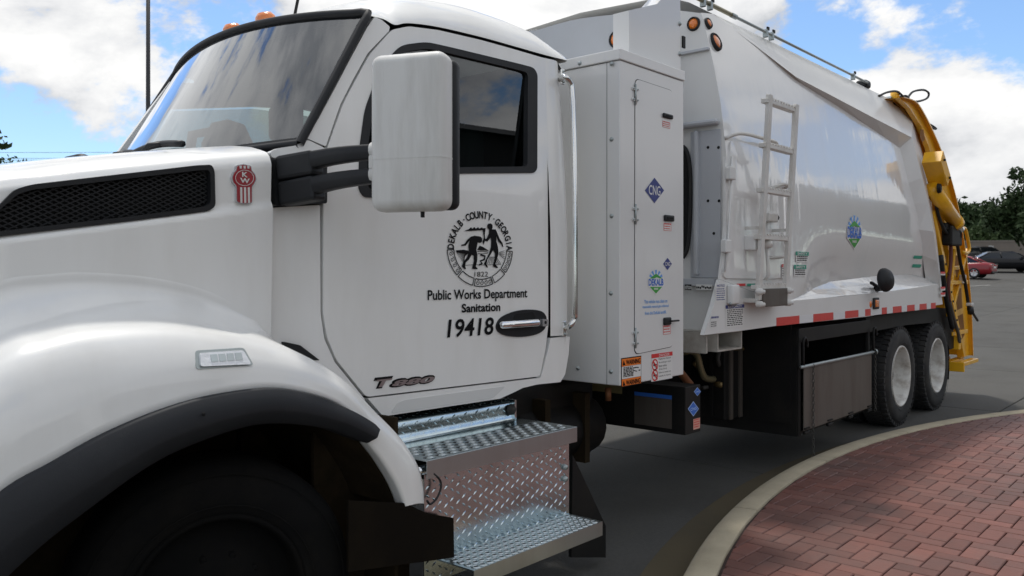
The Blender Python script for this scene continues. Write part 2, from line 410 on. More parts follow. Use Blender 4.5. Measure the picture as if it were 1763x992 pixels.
while a_ > R(12):
    a1 = a_ - da; m_ = MB(); rows = []
    prof = [(RB, .02), (RB, .126), (RB + .006, .131), (RB + .10, .131), (RR - .016, .126), (RR - .004, .115), (RR, .095), (RR + .015, -.03)]
    n = 8
    for k in range(n + 1):
        a = a_ - .0005 - (da - .0010) * k / n
        rows.append([(KC.x + r_ * math.cos(a), KC.y + r_ * math.sin(a), z) for r_, z in prof])
    m_.grid(rows, KERBM)
    for rr_ in (rows[0], rows[-1]): m_.add(rr_, [tuple(range(len(rr_)))], KERBM)
    m_.build('kerb_stone', kerb); a_ = a1
GUT = mat('stained_gutter_concrete', (.085, .066, .034), .9, var=.25, vscale=4, dirt=(.04, .034, .022), dirt_amt=.7, dirt_scale=2)
m_ = MB(); gr = []
for k in range(90):
    a = R(178 - k * 1.8); gr.append([(KC.x + r_ * math.cos(a), KC.y + r_ * math.sin(a), z) for r_, z in ((RR - .01, .004), (RR + .27, .004), (RR + .275, -.003))])
m_.grid(gr, GUT, False); m_.build('gutter', kerb)
plaza = link('brick_plaza', None, None, Matrix.Identity(4)); tag(plaza, kind='structure')
m_ = MB(); ring = [(KC.x + (RB - .0) * math.cos(R(a)), KC.y + RB * math.sin(R(a)), .112) for a in range(0, 360, 4)]
m_.add(ring, [tuple(range(len(ring)))], MORT); m_.build('sand_bed', plaza)
BL, BW, GP = .21, .105, .006
def brick_mesh(poly):
    """chamfered paver: 0.018 proud of the sand"""
    cx_ = sum(p[0] for p in poly) / len(poly); cy_ = sum(p[1] for p in poly) / len(poly); n = len(poly)
    ins = [(p[0] + (cx_ - p[0]) * .0, p[1]) for p in poly]
    def shrink(q):
        out = []
        for i in range(n):
            p = Vector(poly[i]); d1 = (Vector(poly[i - 1]) - p); d2 = (Vector(poly[(i + 1) % n]) - p)
            if d1.length < 1e-6 or d2.length < 1e-6: out.append(p); continue
            out.append(p + (d1.normalized() + d2.normalized()) * q)
        return out
    t = shrink(.004)
    vs = [(p[0], p[1], -.03) for p in poly] + [(p[0], p[1], -.005) for p in poly] + [(p[0], p[1], 0) for p in t]
    fs = [tuple(range(2 * n, 3 * n))] + [(i, (i + 1) % n, (i + 1) % n + n, i + n) for i in range(n)] + [(i + n, (i + 1) % n + n, (i + 1) % n + 2 * n, i + 2 * n) for i in range(n)]
    return vs, fs
def mk(poly):
    me = bpy.data.meshes.new('brick'); v_, f_ = brick_mesh(poly); me.from_pydata(v_, [], f_); me.materials.append(BRICKM); me.update(); return me
hL, hW = BL / 2 - GP / 2, BW / 2 - GP / 2
MH = mk([(-hL, -hW), (hL, -hW), (hL, hW), (-hL, hW)]); MV = mk([(-hW, -hL), (hW, -hL), (hW, hL), (-hW, hL)])
cells = []
for ix in range(-40, 130):
    for iy in range(-60, 30):
        q = (ix - iy) % 4
        x, y = 3.0 + ix * BW, 0.0 + iy * BW
        if q == 0: c, hz = (x + BW, y + BW / 2), True
        elif q == 3: c, hz = (x + BW / 2, y + BW), False
        else: continue
        cells.append((c[0], c[1], hz))
big, rest = [], []
for (x, y, hz) in cells:
    rr_ = math.hypot(x - KC.x, y - KC.y)
    if rr_ > RB + .10: continue
    d = x * fx + y * fy; w = x * rx + y * ry
    if d < 1.2 or d > 14: continue
    u = CX + FPX * w / d; v = CY + FPX * (HC - .13) / d
    vis = u < 1775 and v < 1000 and u > 900
    if not (u < 2300 and v < 1500 and u > 300): continue
    (big if vis else rest).append((d, x, y, hz, rr_))
big.sort(); rest = big[290:] + rest; big = big[:290]
def clipped(x, y, hz):
    a, b = (hL, hW) if hz else (hW, hL)
    poly = [Vector((-a, -b)), Vector((a, -b)), Vector((a, b)), Vector((-a, b))]
    n = Vector((x - KC.x, y - KC.y)); L_ = n.length; n /= L_
    lim = RB - .022 - L_
    if max(p.dot(n) for p in poly) <= lim: return None
    out = []
    for i in range(4):
        p, q = poly[i], poly[(i + 1) % 4]; dp, dq = p.dot(n) - lim, q.dot(n) - lim
        if dp <= 0: out.append(p)
        if dp * dq < 0: out.append(p + (q - p) * (dp / (dp - dq)))
    if len(out) < 3: return []
    ar = abs(sum(out[i].x * out[(i + 1) % len(out)].y - out[(i + 1) % len(out)].x * out[i].y for i in range(len(out)))) / 2
    return out if ar > .0012 else []
sb = MB()
for lst, single in ((big, True), (rest, False)):
    for (d, x, y, hz, rr_) in lst:
        cp = clipped(x, y, hz)
        if cp == []: continue
        me = (MH if hz else MV) if cp is None else None
        z = .1285 + random.uniform(-.0014, .0014)
        M = Matrix.Translation((x, y, z)) @ Matrix.Rotation(random.gauss(0, .006), 4, 'Z') @ Matrix.Rotation(random.gauss(0, .006), 4, 'X') @ Matrix.Rotation(random.gauss(0, .004), 4, 'Y')
        if single: link('brick', me or mk(cp), plaza, M)
        else:
            v_, f_ = brick_mesh(cp if cp else ([(-hL, -hW), (hL, -hW), (hL, hW), (-hL, hW)] if hz else [(-hW, -hL), (hW, -hL), (hW, hL), (-hW, hL)]))
            sb.add([M @ Vector(p) for p in v_], f_, BRICKM)
if sb.v: tag(sb.build('brick', plaza), kind='stuff')
# ------------------------------------------------------------------ trees
BARK = mat('bark', (.06, .045, .035), .9, var=.3, vscale=12)
LEAF = mat('dark_green_leaves', (.030, .052, .018), .7, var=.45, vscale=1.3, spec=.2)
LEAF2 = mat('mid_green_leaves', (.045, .072, .024), .7, var=.4, vscale=1.1, spec=.2)
def crown_mesh(clumps, nleaf, size, lm, rnd):
    m_ = MB(); vs = []; fs = []
    for (c, rad) in clumps:
        k = int(nleaf * rad ** 2)
        for _ in range(k):
            d = Vector((rnd.gauss(0, 1), rnd.gauss(0, 1), rnd.gauss(0, .8))).normalized() * rad * (rnd.random() ** .33)
            p = Vector(c) + d * rnd.uniform(.8, 1.12)
            a = Vector((rnd.gauss(0, 1), rnd.gauss(0, 1), rnd.gauss(0, .6))).normalized(); b = a.orthogonal().normalized()
            b = (Matrix.Rotation(rnd.random() * 6.28, 3, a) @ b); n_ = a.cross(b); s_ = size * rnd.uniform(.6, 1.3)
            o = len(vs); vs += [p - b * s_, p + n_ * s_ * .45, p + b * s_, p - n_ * s_ * .45]; fs.append((o, o + 1, o + 2, o + 3))
    m_.add(vs, fs, lm); return m_
def tree_meshes(h, rad, nleaf, size, lm, seed, trunk=.25, low=.3):
    rnd = random.Random(seed); clumps = []; t = MB()
    t.tube([(0, 0, -.3), (.05, .02, h * .25), (-.04, .05, h * .55), (0, 0, h * .85)], [trunk, trunk * .8, trunk * .5, trunk * .12], BARK, 8)
    for k in range(11):
        a = k * 2.4 + rnd.random(); z = h * (low + (1 - low) * .85 * (k + .5) / 11); q = rad * (1.05 - .55 * ((k + .5) / 11) ** 1.5) * rnd.uniform(.55, .9)
        e_ = Vector((math.cos(a) * q, math.sin(a) * q, z + h * .07))
        t.tube([(0, 0, z - h * .12), e_ * .5 + Vector((0, 0, z * .45)), e_], [trunk * .4, trunk * .22, trunk * .05], BARK, 5)
        clumps.append((e_, rad * rnd.uniform(.34, .55)))
        clumps.append((e_ * .6 + Vector((rnd.uniform(-.3, .3) * rad, rnd.uniform(-.3, .3) * rad, z * .45)), rad * rnd.uniform(.3, .45)))
        for q2 in range(2):
            clumps.append((e_ + Vector((rnd.gauss(0, .3), rnd.gauss(0, .3), rnd.gauss(0, .22))) * rad, rad * rnd.uniform(.12, .26)))
    clumps.append((Vector((0, 0, h * .93)), rad * .4))
    return t, crown_mesh(clumps, nleaf, size, lm, rnd)
def tree(label, x, y, h, rad, nleaf, size, lm, seed, group=None, trunk=.25, low=.3, share=None, name='tree'):
    root = thing(name, label, 'tree', (x, y, GZ(x, y)), seed * 1.3, group)
    if share:
        for ch in share.children:
            c = ch.copy(); COL.objects.link(c); c.parent = root; WM[c.name] = WM[root.name]
        return root
    t, c = tree_meshes(h, rad, nleaf, size, lm, seed, trunk, low); M = WM[root.name]
    t.build('trunk', root, M); c.build('crown', root, M); return root
p = onD(1806, 470, 66); big_t = tree('big dark leafy tree overhanging the black car, at the right edge', p.x, p.y, 6.4, 3.6, 230, .24, LEAF, 3, trunk=.3, low=.32)
FT = [(1600, 118, 7.0, 5.0, 'far dark tree rising behind the yellow tailgate, above the box'),
      (1655, 108, 6.4, 4.2, 'far dark tree just right of the yellow hydraulic cylinder'),
      (1700, 112, 6.2, 4.6, 'far round topped tree above the red car'),
      (1745, 116, 5.8, 4.8, 'far tree in the row half hidden by the big leafy tree'),
      (1800, 120, 6.6, 5.2, 'far tree behind the big leafy tree at the right edge')]
for k, (u, d, h, r_, lb) in enumerate(FT):
    p = onD(u, 470, d); tree(lb, p.x, p.y, h, r_, 26, .6, LEAF if k % 2 else LEAF2, 20 + k, 'trees along the far edge of the parking lot', low=.12)
p = onD(1695, 470, 88)
tree('low light green bush in front of the far trees, above the red car roof', p.x, p.y, 3.0, 2.0, 60, .3, LEAF2, 41, low=.1, name='bush')
p = onD(28, 470, 62); tree('thin distant tree top showing above the left end of the hood', p.x, p.y, 8.05, 1.4, 40, .22, LEAF2, 51, trunk=.16, low=.55)
p = onD(-106, 470, 16); tree('leafy branch of a near tree poking in at the left edge', p.x, p.y, 5.2, 1.22, 190, .09, LEAF, 57, trunk=.13, low=.5)
# trees and low building on the far side of the plaza, seen as reflections in the truck
rb = thing('building', 'long dark building whose roofline is reflected in the cab door window', 'building', (37, -46, 0))
m_ = MB(); m_.box(20, 53, -56, -43, -.5, 12, mat('shaded_building_wall', (.022, .02, .019), .8, var=.15, vscale=.6)); m_.build('wall', rb)  # wall colour set near black to carry the shadow on this side
m_ = MB(); m_.add([(19, -57, 12), (54, -57, 12), (54, -42, 12), (19, -42, 12), (19, -49.5, 14), (54, -49.5, 14)], [(0, 1, 5, 4), (3, 2, 5, 4), (0, 3, 4), (1, 2, 5)], mat('dark_building_roof', (.02, .02, .02), .8)); m_.build('roof', rb)
first = None
TL = ['dark leafy tree across the plaza, ' + q for q in ('farthest out beyond the front bumper', 'second in from the bumper end of its row', 'straight across from the front bumper', 'straight across from the cab door', 'standing before the near end of the long dark building', 'standing before the near third of the dark building', 'standing before the middle of the dark building', 'standing before the far end of the dark building', 'just past the far end of the dark building', 'well past the far end of the dark building', 'first of the six beyond the parked cars side', 'second of the six beyond the parked cars side', 'third of the six beyond the parked cars side', 'fourth of the six beyond the parked cars side', 'fifth of the six beyond the parked cars side', 'last and farthest of the whole row')]
for k, (x, y) in enumerate([(-22, -58), (-10, -62), (2, -57), (14, -63), (24, -39), (40, -38), (56, -41), (64, -43), (80, -50), (95, -44), (110, -34), (126, -37), (142, -33), (160, -36), (180, -35), (204, -37)]):
    tr_ = tree(('dark leafy tree across the plaza, number-free row' if False else TL[k]), x, y, 12.5, 5.6, 45, .32, LEAF, 70 + k, 'trees reflected in the truck', low=.2, share=first)
    first = first or tr_
    if 50 < x < 70: tr_.scale = (.9, .9, 1.12)
    if 20 < x < 45: tr_.scale = (.5, .5, .55)
    if x > 100: tr_.scale = (1.25, 1.25, 1.45 + .12 * (k % 3))
# ------------------------------------------------------------------ street furniture and far things
p = onD(255, 470, 24); lp = thing('lamp_post', 'slim dark lamp post behind the windscreen, on the far side of the truck', 'lamp post', (p.x, p.y, GZ(p.x, p.y)))
DPOLE = mat('dark_bronze_pole', (.02, .02, .022), .45)
m_ = MB(); m_.tube([(p.x, p.y, GZ(p.x, p.y)), (p.x, p.y, 11)], [.075, .052], DPOLE, 12); m_.build('pole', lp)
m_ = MB(); m_.box(p.x - .16, p.x + .16, p.y - .16, p.y + .16, GZ(p.x, p.y) - .1, GZ(p.x, p.y) + .35, KERBM, .03); m_.build('base', lp)
m_ = MB(); m_.box(p.x - .5, p.x + .5, p.y - .15, p.y + .15, 11, 11.12, DPOLE, .03); m_.build('lamp_head', lp)
WIRE = mat('overhead_wire', (.10, .105, .11), .6)
for k, (va, vb, w_) in enumerate([(242, 244, 'topmost'), (252.5, 253.5, 'middle'), (255.5, 256.5, 'lowest')]):
    a, b = onD(-900, va + 6, 95), onD(900, vb + 6, 95); pts = []
    for i in range(25):
        t = i / 24; q = a.lerp(b, t); q.z -= 4 * .9 * t * (1 - t); pts.append(q)
    m_ = MB(); m_.tube(pts, .022, WIRE, 4); o = m_.build('overhead_wire'); tag(o, w_ + ' of the overhead wires crossing the sky beyond the hood', 'wire', 'overhead wires beyond the hood')
p = onD(1735, 470, 80); wl = thing('retaining_wall', 'long low tan wall behind the parked cars', 'wall', (p.x, p.y, GZ(p.x, p.y)))
TANW = mat('tan_wall', (.22, .19, .16), .9, var=.15, vscale=2)
a, b = onD(1560, 470, 82), onD(1980, 470, 78); zb = 2.6
m_ = MB(); m_.obox((a.x, a.y, zb + .7), (b.x, b.y, zb + .7), .4, 2.6, TANW); m_.build('wall', wl)
m_ = MB(); m_.obox((a.x, a.y, zb + 2.06), (b.x, b.y, zb + 2.06), .5, .12, mat('wall_coping', (.26, .23, .2), .9)); m_.build('coping', wl)
p = onD(1706, 470, 72); sg = thing('sign', 'small white parking sign on a post before the tan wall', 'sign', (p.x, p.y, GZ(p.x, p.y)))
m_ = MB(); m_.tube([(p.x, p.y, GZ(p.x, p.y)), (p.x, p.y, 3.98)], .03, GALV, 6); m_.build('post', sg)
Ms = Matrix.Translation((p.x, p.y, 0)) @ Matrix.Rotation(math.atan2(ry, rx), 4, 'Z')
m_ = MB(); m_.box(-.22, .22, -.045, -.031, 3.45, 3.95, PAPER, M=Ms); m_.build('panel', sg)
# ------------------------------------------------------------------ parked cars
CGL = mat('car_window', (.012, .015, .017), .08, spec=.6); CTY = mat('car_tyre', (.015, .015, .015), .8); CRIM = mat('car_alloy', (.55, .55, .56), .3, metal=.7)
TAIL = mat('tail_lamp', (.35, .01, .012), .2, coat=1); HEADL = mat('head_lamp', (.75, .77, .8), .1, coat=1); CBLK = mat('car_black_trim', (.015, .015, .015), .5)
def car(name, label, paint, d, u, yaw, L_=4.75, W_=1.82, H_=1.45, wagon=False, group='cars in the parking lot'):
    p = onD(u, 470, d); z = gh(d)
    root = thing(name, label, 'car', (p.x, p.y, z), yaw, group); M = WM[root.name]
    k = L_ / 4.75; q = H_ / 1.45
    # stations: x, sill z, belt z, half width
    st = [(-2.37, .42, .62, .62), (-2.33, .30, .80, .78), (-2.2, .24, .93, .86), (-1.7, .22, .98, .90), (-.9, .2, .96, .91), (0, .2, .95, .91), (.9, .2, .93, .90), (1.5, .21, .88, .88), (2.0, .23, .78, .83), (2.28, .28, .68, .72), (2.37, .36, .58, .58)]
    if wagon: st = [(-2.37, .42, .7, .70), (-2.33, .30, .95, .80)] + [(-2.2, .24, 1.0, .87)] + st[3:]
    rows = []
    for (x, zs, zb_, hw) in st:
        x *= k; hw *= W_ / 1.82; zs *= q; zb_ *= q
        rows.append([(x, s * w, zz) for s, w, zz in [(-1, hw * .55, zs), (-1, hw * .97, zs + .06), (-1, hw, zs + (zb_ - zs) * .45), (-1, hw * .98, zs + (zb_ - zs) * .75), (-1, hw * .93, zb_ - .02), (-1, hw * .5, zb_ + .03), (1, hw * .5, zb_ + .03), (1, hw * .93, zb_ - .02), (1, hw * .98, zs + (zb_ - zs) * .75), (1, hw, zs + (zb_ - zs) * .45), (1, hw * .97, zs + .06), (1, hw * .55, zs)]])
    m_ = MB(); m_.grid(rows, paint)
    for rr_ in (rows[0], rows[-1]): m_.add(rr_, [tuple(range(len(rr_)))], paint)
    m_.v = [M @ Vector(v) for v in m_.v]; body = m_.build('body', root)
    hw = .82 * W_ / 1.82; rw = .60 * W_ / 1.82
    xr0, xr1, xt0, xt1 = (-2.25, 1.25, -1.9, .35) if wagon else (-1.85, 1.3, -.85, .35)
    xr0 *= k; xr1 *= k; xt0 *= k; xt1 *= k; zb_ = .93 * q; zt = H_ - .03
    base = [(xr0, -hw * .9, zb_), (xr1, -hw * .9, zb_ - .03), (xr1, hw * .9, zb_ - .03), (xr0, hw * .9, zb_)]
    mid = [((xr0 * .25 + xt0 * .75), -rw - .04, zt - .09), ((xr1 * .3 + xt1 * .7), -rw - .04, zt - .1), ((xr1 * .3 + xt1 * .7), rw + .04, zt - .1), ((xr0 * .25 + xt0 * .75), rw + .04, zt - .09)]
    rf = [(xt0, -rw, zt), (xt1, -rw, zt), (xt1, rw, zt), (xt0, rw, zt)]; cm = [((xt0 + xt1) / 2, -rw * .5, H_), ((xt0 + xt1) / 2, rw * .5, H_)]
    m_ = MB(); m_.add([M @ Vector(v) for v in base + mid], [(0, 1, 5, 4), (1, 2, 6, 5), (2, 3, 7, 6), (3, 0, 4, 7)], CGL); m_.build('window', root)
    m_ = MB(); m_.add([M @ Vector(v) for v in mid + rf + cm], [(0, 1, 5, 4), (1, 2, 6, 5), (2, 3, 7, 6), (3, 0, 4, 7), (4, 5, 8), (5, 6, 9, 8), (6, 7, 9), (7, 4, 8, 9)], paint, True)
    for a, b in [(0, 0), (1, 1), (2, 2), (3, 3)]: m_.tube([M @ Vector(base[a]), M @ Vector(mid[b])], .045, paint, 6)
    for s in (-1, 1):
        bx_ = (xr0 + xr1) / 2 - .1; m_.tube([M @ Vector((bx_, s * hw * .91, zb_)), M @ Vector((bx_ - .05, s * (rw + .045), zt - .09))], .04, CBLK, 6)
    m_.build('roof', root)
    for sx in (-1.42, 1.42):
        for s in (-1, 1):
            c = M @ Vector((sx * k, s * (W_ / 2 - .12), .325)); ax = (M.to_3x3() @ Vector((0, s, 0)))
            w_ = MB(); w_.lathe([(.21, .1), (.24, .125), (.315, .12), (.33, .09), (.33, -.1), (.2, -.1)], c, ax, CTY, 20)
            wo_ = w_.build('wheel', root)
            w_ = MB(); w_.lathe([(.02, .10), (.05, .11), (.2, .085), (.225, .12), (.21, .125)], c, ax, CRIM, 20)
            for sp in range(5):
                a = sp * 1.2566; t_ = ax.orthogonal().normalized(); b_ = ax.cross(t_); e_ = t_ * math.cos(a) + b_ * math.sin(a)
                w_.obox(c + ax * .115, c + ax * .115 + e_ * .21, .05, .02, CRIM, up=ax)
            w_.lathe([(0.0, .07), (.2, .07)], c, ax, CBLK, 12); w_.build('rim', wo_)
    for s in (-1, 1):
        w_ = MB(); w_.box(-2.385 * k, -2.2 * k, s * .52 - .22, s * .52 + .22, .70 * q, .85 * q, TAIL, .03, M=M); w_.build('tail_light', root)
        w_ = MB(); w_.box(2.12 * k, 2.33 * k, s * .55 - .17, s * .55 + .17, .55 * q, .68 * q, HEADL, .03, M=M); w_.build('headlight', root)
        w_ = MB(); w_.box(.78 * k, .95 * k, s * (W_ / 2 + .03) - .09, s * (W_ / 2 + .03) + .09, .90 * q, 1.03 * q, paint, .03, M=M); w_.build('side_mirror', root)
    w_ = MB(); w_.box(-2.41 * k, -2.36 * k, -.26, .26, .62 * q, .75 * q, PAPER, M=M); w_.build('number_plate', root)
    w_ = MB(); w_.box(-2.41 * k, -2.33 * k, -.62, .62, .30 * q, .42 * q, CBLK, .02, M=M); w_.build('bumper', root)
    if not wagon: w_ = MB(); w_.box(-2.40 * k, -2.34 * k, -.7, .7, .86 * q, .885 * q, CHROME, M=M); w_.build('chrome_strip', root)
    return root
av = math.atan2(fy, fx)
car('parked_car', 'red sedan parked just right of the yellow tailgate, tail towards the truck', mat('red_car_paint', (.26, .006, .014), .3, coat=.4), 55, 1642, av + R(47))
car('parked_car', 'black car with a long hood behind and right of the red sedan', mat('black_car_paint', (.005, .0055, .007), .3, spec=.25, coat=.25), 61, 1727, av - R(98), L_=5.1, H_=1.5)
car('parked_car', 'dark estate car farthest back, half hidden above the red sedan roof', mat('charcoal_car_paint', (.009, .0095, .011), .3, spec=.25, coat=.25), 66, 1690, av - R(80), L_=4.8, H_=1.6, wagon=True)
# ------------------------------------------------------------------ THE TRUCK
YM = 3.96                                        # centre plane of the truck
truck = thing('garbage_truck', 'white rear loader garbage truck with black lettering on the cab door and yellow tailgate', 'garbage truck', (5.5, YM, 0))
def part(m_, name, label=None, parent=None): return m_.build(name, parent or truck, label=label)
def Ycab(X, Z): return 2.90 + .075 * (3.62 - X) + .085 * max(0., Z - 2.0)
DASHM = mat('dark_dashboard', (.03, .032, .034), .7)
def mir(p): return Vector((p[0], 2 * YM - p[1], p[2]))
def V3(pts, Yf): return [onY(u, v, Yf) for u, v in pts]
# ---- hood
HY = 2.97
S_ = V3([(-150, 338), (0, 306), (75, 299), (153, 290), (268, 279), (364, 270), (440, 264.5), (465, 263)], HY + .01)
A_ = V3([(-150, 570), (0, 516), (75, 505), (153, 500), (268, 508), (364, 531), (440, 562), (466, 578)], HY - .016)
Sx, Ax = cr_smooth(S_, 8), cr_smooth(A_, 8)
VENT_O = rounded(px([(-75, 418), (0, 351), (23, 327), (52, 318), (337, 285), (362, 284), (367, 295), (368.5, 356), (356, 364), (230, 380), (0, 407)], HY), .018, 3)
VENT_I = rounded(px([(-50, 402), (4, 356), (28, 335), (54, 327), (337, 294), (356, 293), (359.5, 299), (360.5, 350), (350, 356), (230, 372), (0, 398)], HY), .014, 3)
VENT_C = px([(-62, 410), (2, 354), (25, 331), (53, 322), (337, 289), (359, 288), (363, 297), (364.5, 353), (353, 360), (230, 376), (0, 402)], HY)
c0_, c1_ = onY(0, 412, HY), onY(464, 352, HY)
def crz(X): return c0_.z + (c1_.z - c0_.z) * (X - c0_.x) / (c1_.x - c0_.x)
rows = []
for i in range(len(Sx)):
    s, a = Sx[i], Ax[i]; row = []
    for (yy, dz) in [(YM, .085), (3.7, .08), (3.45, .07), (3.25, .055), (3.12, .036), (3.05, .018), (3.005, .004), (2.985, -.014), (2.977, -.03)]:
        row.append(Vector((s.x, yy, s.z + dz)))
    zt = s.z - .03; n = 44; a = a + Vector((0, 0, -.02))
    for k in range(1, n + 1):
        t = k / n; row.append((lambda X, Z: Vector((X, HY - .016 * (lambda q: q * q * (3 - 2 * q))(max(0, min(1, (crz(X) + .012 - Z) / .024))), Z)))(s.x + (a.x - s.x) * t, zt + (a.z - zt) * t))
    rows.append(row)
m_ = MB(); m_.grid(rows, WHITE, skip=lambda c: c.y < HY + .004 and c.z > crz(c.x) and inside((c.x, c.z), VENT_C))
m_.grid([[mir(p) for p in r_] for r_ in rows], WHITE)
end = rows[-1]; m_.grid([[p for p in end], [p + Vector((-.02, .03, -.02)) for p in end]], WHITE)
m_.grid([end, [p + Vector((.0, .012, 0)) for p in end]], WHITE)
fr = rows[0]; full = [mir(p) for p in fr[::-1]] + fr[1:]
m_.add(full, [tuple(range(len(full)))], WHITE)
hood = part(m_, 'hood')
gx = fr[0].x - .04
m_ = MB(); m_.box(gx - .05, gx + .03, 3.25, 2 * YM - 3.25, .75, 1.85, CHROME, .03)
gr_ = part(m_, 'grille')
for k in range(9):
    m_ = MB(); m_.box(gx - .075, gx - .045, 3.3, 2 * YM - 3.3, .82 + k * .11, .88 + k * .11, BLK, .01); part(m_, 'grille_bar', parent=gr_)
m_ = MB(); m_.box(gx - .25, gx + .12, 2.72, 2 * YM - 2.72, .35, .68, CHROME, .05, 3); part(m_, 'bumper')
m_ = MB(); m_.sheet(VENT_O, HY, BLK, holes=[VENT_I], thick=.03, off=-.012)
vent = part(m_, 'hood_vent', parent=hood)
m_ = MB(); m_.sheet(VENT_C, HY, GAP, thick=.01, off=.07)
x0, x1 = min(p[0] for p in VENT_I), max(p[0] for p in VENT_I); z0, z1 = min(p[1] for p in VENT_I), max(p[1] for p in VENT_I)
pitch = .034
for sgn in (1, -1):
    k = -60
    while k < 120:
        run = []; c0 = x0 + k * pitch
        for q in range(0, 90):
            z = z0 + (z1 - z0) * q / 89; x = c0 + sgn * (z - z0) * 2.0
            p = Vector((x, HY + .012, z))
            if inside((x, z), VENT_I): run.append(p)
            elif run:
                if len(run) > 3: m_.tube([run[0], run[-1]], .0028, BLK, 4, False)
                run = []
        if len(run) > 3: m_.tube([run[0], run[-1]], .0028, BLK, 4, False)
        k += 1
tag(part(m_, 'vent_mesh', parent=hood), kind='stuff')
# ---- badge on the hood side
def bpx(pts, ox, oy, s, Yf, r=0.): 
    q = px([(ox + x / s, oy + y / s) for x, y in pts], Yf); return rounded(q, r, 3) if r else q
BO = [(335, 150), (460, 128), (595, 160), (600, 232), (662, 305), (682, 390), (645, 470), (608, 512), (608, 782), (580, 803), (480, 812), (370, 794), (336, 765), (332, 505), (280, 452), (256, 360), (288, 268), (330, 230)]
BI = [(350, 165), (460, 143), (582, 174), (588, 242), (648, 312), (667, 388), (632, 462), (596, 506), (596, 774), (575, 790), (480, 798), (378, 782), (350, 757), (346, 498), (293, 444), (272, 360), (302, 278), (344, 240)]
m_ = MB(); B_ = lambda q, r=.004: bpx(q, 370, 270, 9.92, HY, r)
m_.sheet(B_(BO, .006), HY, SILV, thick=.016, off=-.012); m_.sheet(B_(BI, .006), HY, BADGE, thick=.002, off=-.0135)
el = [(472 + 150 * math.cos(a), 365 + 128 * math.sin(a)) for a in [i * math.pi / 16 for i in range(32)]]; el2 = [(472 + 158 * math.cos(a), 365 + 136 * math.sin(a)) for a in [i * math.pi / 16 for i in range(32)]]
m_.sheet(B_(el2, 0), HY, PAPER, holes=[B_(el, 0)], thick=.001, off=-.0152)
for xx in (388, 455, 518): m_.sheet(B_([(xx, 160), (xx + 34, 160), (xx + 36, 208), (xx + 2, 205)], 0), HY, PAPER, thick=.001, off=-.0152)
for xx in (397, 462, 527): m_.sheet(B_([(xx, 525), (xx + 34, 527), (xx + 38, 792), (xx + 4, 790)], 0), HY, PAPER, thick=.001, off=-.0152)
a, b, c, d = bx(370 + 425 / 9.92, 270 + 262 / 9.92, 370 + 522 / 9.92, 270 + 358 / 9.92, HY); m_.text('K', a, b, c, d, HY, PAPER, off=.0165, bold=.03)
a, b, c, d = bx(370 + 392 / 9.92, 270 + 364 / 9.92, 370 + 556 / 9.92, 270 + 462 / 9.92, HY); m_.text('W', a, b, c, d, HY, PAPER, off=.0165, bold=.03)
part(m_, 'badge', parent=hood)
# ---- fender
Cp = [(-150, 770), (0, 635), (75, 603), (150, 583), (268, 570), (345, 571), (444, 582), (520, 610), (590, 653), (645, 708), (690, 755), (718, 800), (727, 835), (729, 868)]
Tp = [(-150, 985), (0, 850), (90, 797), (180, 747), (280, 705), (370, 680), (470, 667), (560, 684), (605, 712), (632, 758), (656, 790), (678, 825), (690, 850), (698, 872)]
Yc = [2.70] * 7 + [2.69, 2.68, 2.67, 2.66, 2.65, 2.65, 2.65]
Cc = [onY(u, v, y) for (u, v), y in zip(Cp, Yc)]; Tt = [onY(u, v, 2.60) for u, v in Tp]
Ah = A_[:7] + [Vector((Cc[i].x - .0, 2.93, Cc[i].z - .03 - .01 * (i - 7))) for i in range(7, 14)]
Ah[6] = A_[7]
rows = []
for A0, C0, T0 in zip(cr_smooth(Ah, 6), cr_smooth(Cc, 6), cr_smooth(Tt, 6)):
    M1 = A0 * .5 + C0 * .5 + Vector((0, .012, -.018)); M2 = (C0 + T0) / 2 + Vector((0, -.022, .012))
    if A0.z < C0.z: M1 = A0 * .5 + C0 * .5 + Vector((0, 0, .008))
    row = [A0 + Vector((0, .004, .075))] * (A0.z > C0.z) + cr_smooth(([A0 + Vector((0, 0, .06))] if A0.z > C0.z else [A0 + Vector((0, .02, -.03))]) + [A0 + Vector((0, -.012 if A0.z > C0.z else 0, 0)), M1, C0, M2, T0], 5)
    if A0.z <= C0.z: row = [row[0]] + row
    row += [T0 + Vector((0, .012, -.006)), T0 + Vector((0, .06, -.004))]
    rows.append(row)
m_ = MB(); m_.grid(rows, WHITE); m_.add(rows[-1], [tuple(range(len(rows[-1])))], WHITE)
fender = part(m_, 'fender')
m_ = MB(); m_.grid([[mir(p) for p in r_] for r_ in rows], WHITE); part(m_, 'fender')
Tq = [(-150, 985), (0, 850), (90, 797), (180, 747), (280, 705), (370, 680), (470, 668), (540, 680), (600, 704), (640, 726), (652, 738)]
Lq = [(-150, 1150), (0, 1012), (70, 948), (130, 900), (250, 812), (330, 770), (430, 736), (500, 731), (570, 740), (610, 754), (637, 764)]
Tr, Lr = [cr_smooth(V3(q, 2.585), 6) for q in (Tq, Lq)]
def tr_row(off, t, dy): return [a.lerp(b, t) + Vector((0, dy, 0)) for a, b in zip(Tr, Lr)]
m_ = MB(); m_.grid(list(zip(*[tr_row(0, 0, .03), tr_row(0, .0, .0), tr_row(0, .04, -.012), tr_row(0, .55, -.022), tr_row(0, .62, -.018), tr_row(0, .97, .012), tr_row(0, 1, .02), tr_row(0, 1.0, .10)])), TRIM)
e0 = [r_[-1] for r_ in (tr_row(0, 0, .05), tr_row(0, .0, .0), tr_row(0, .04, -.012), tr_row(0, .55, -.022), tr_row(0, .62, -.018), tr_row(0, .97, .012), tr_row(0, 1, .05))]; m_.add(e0, [tuple(range(len(e0)))], TRIM)
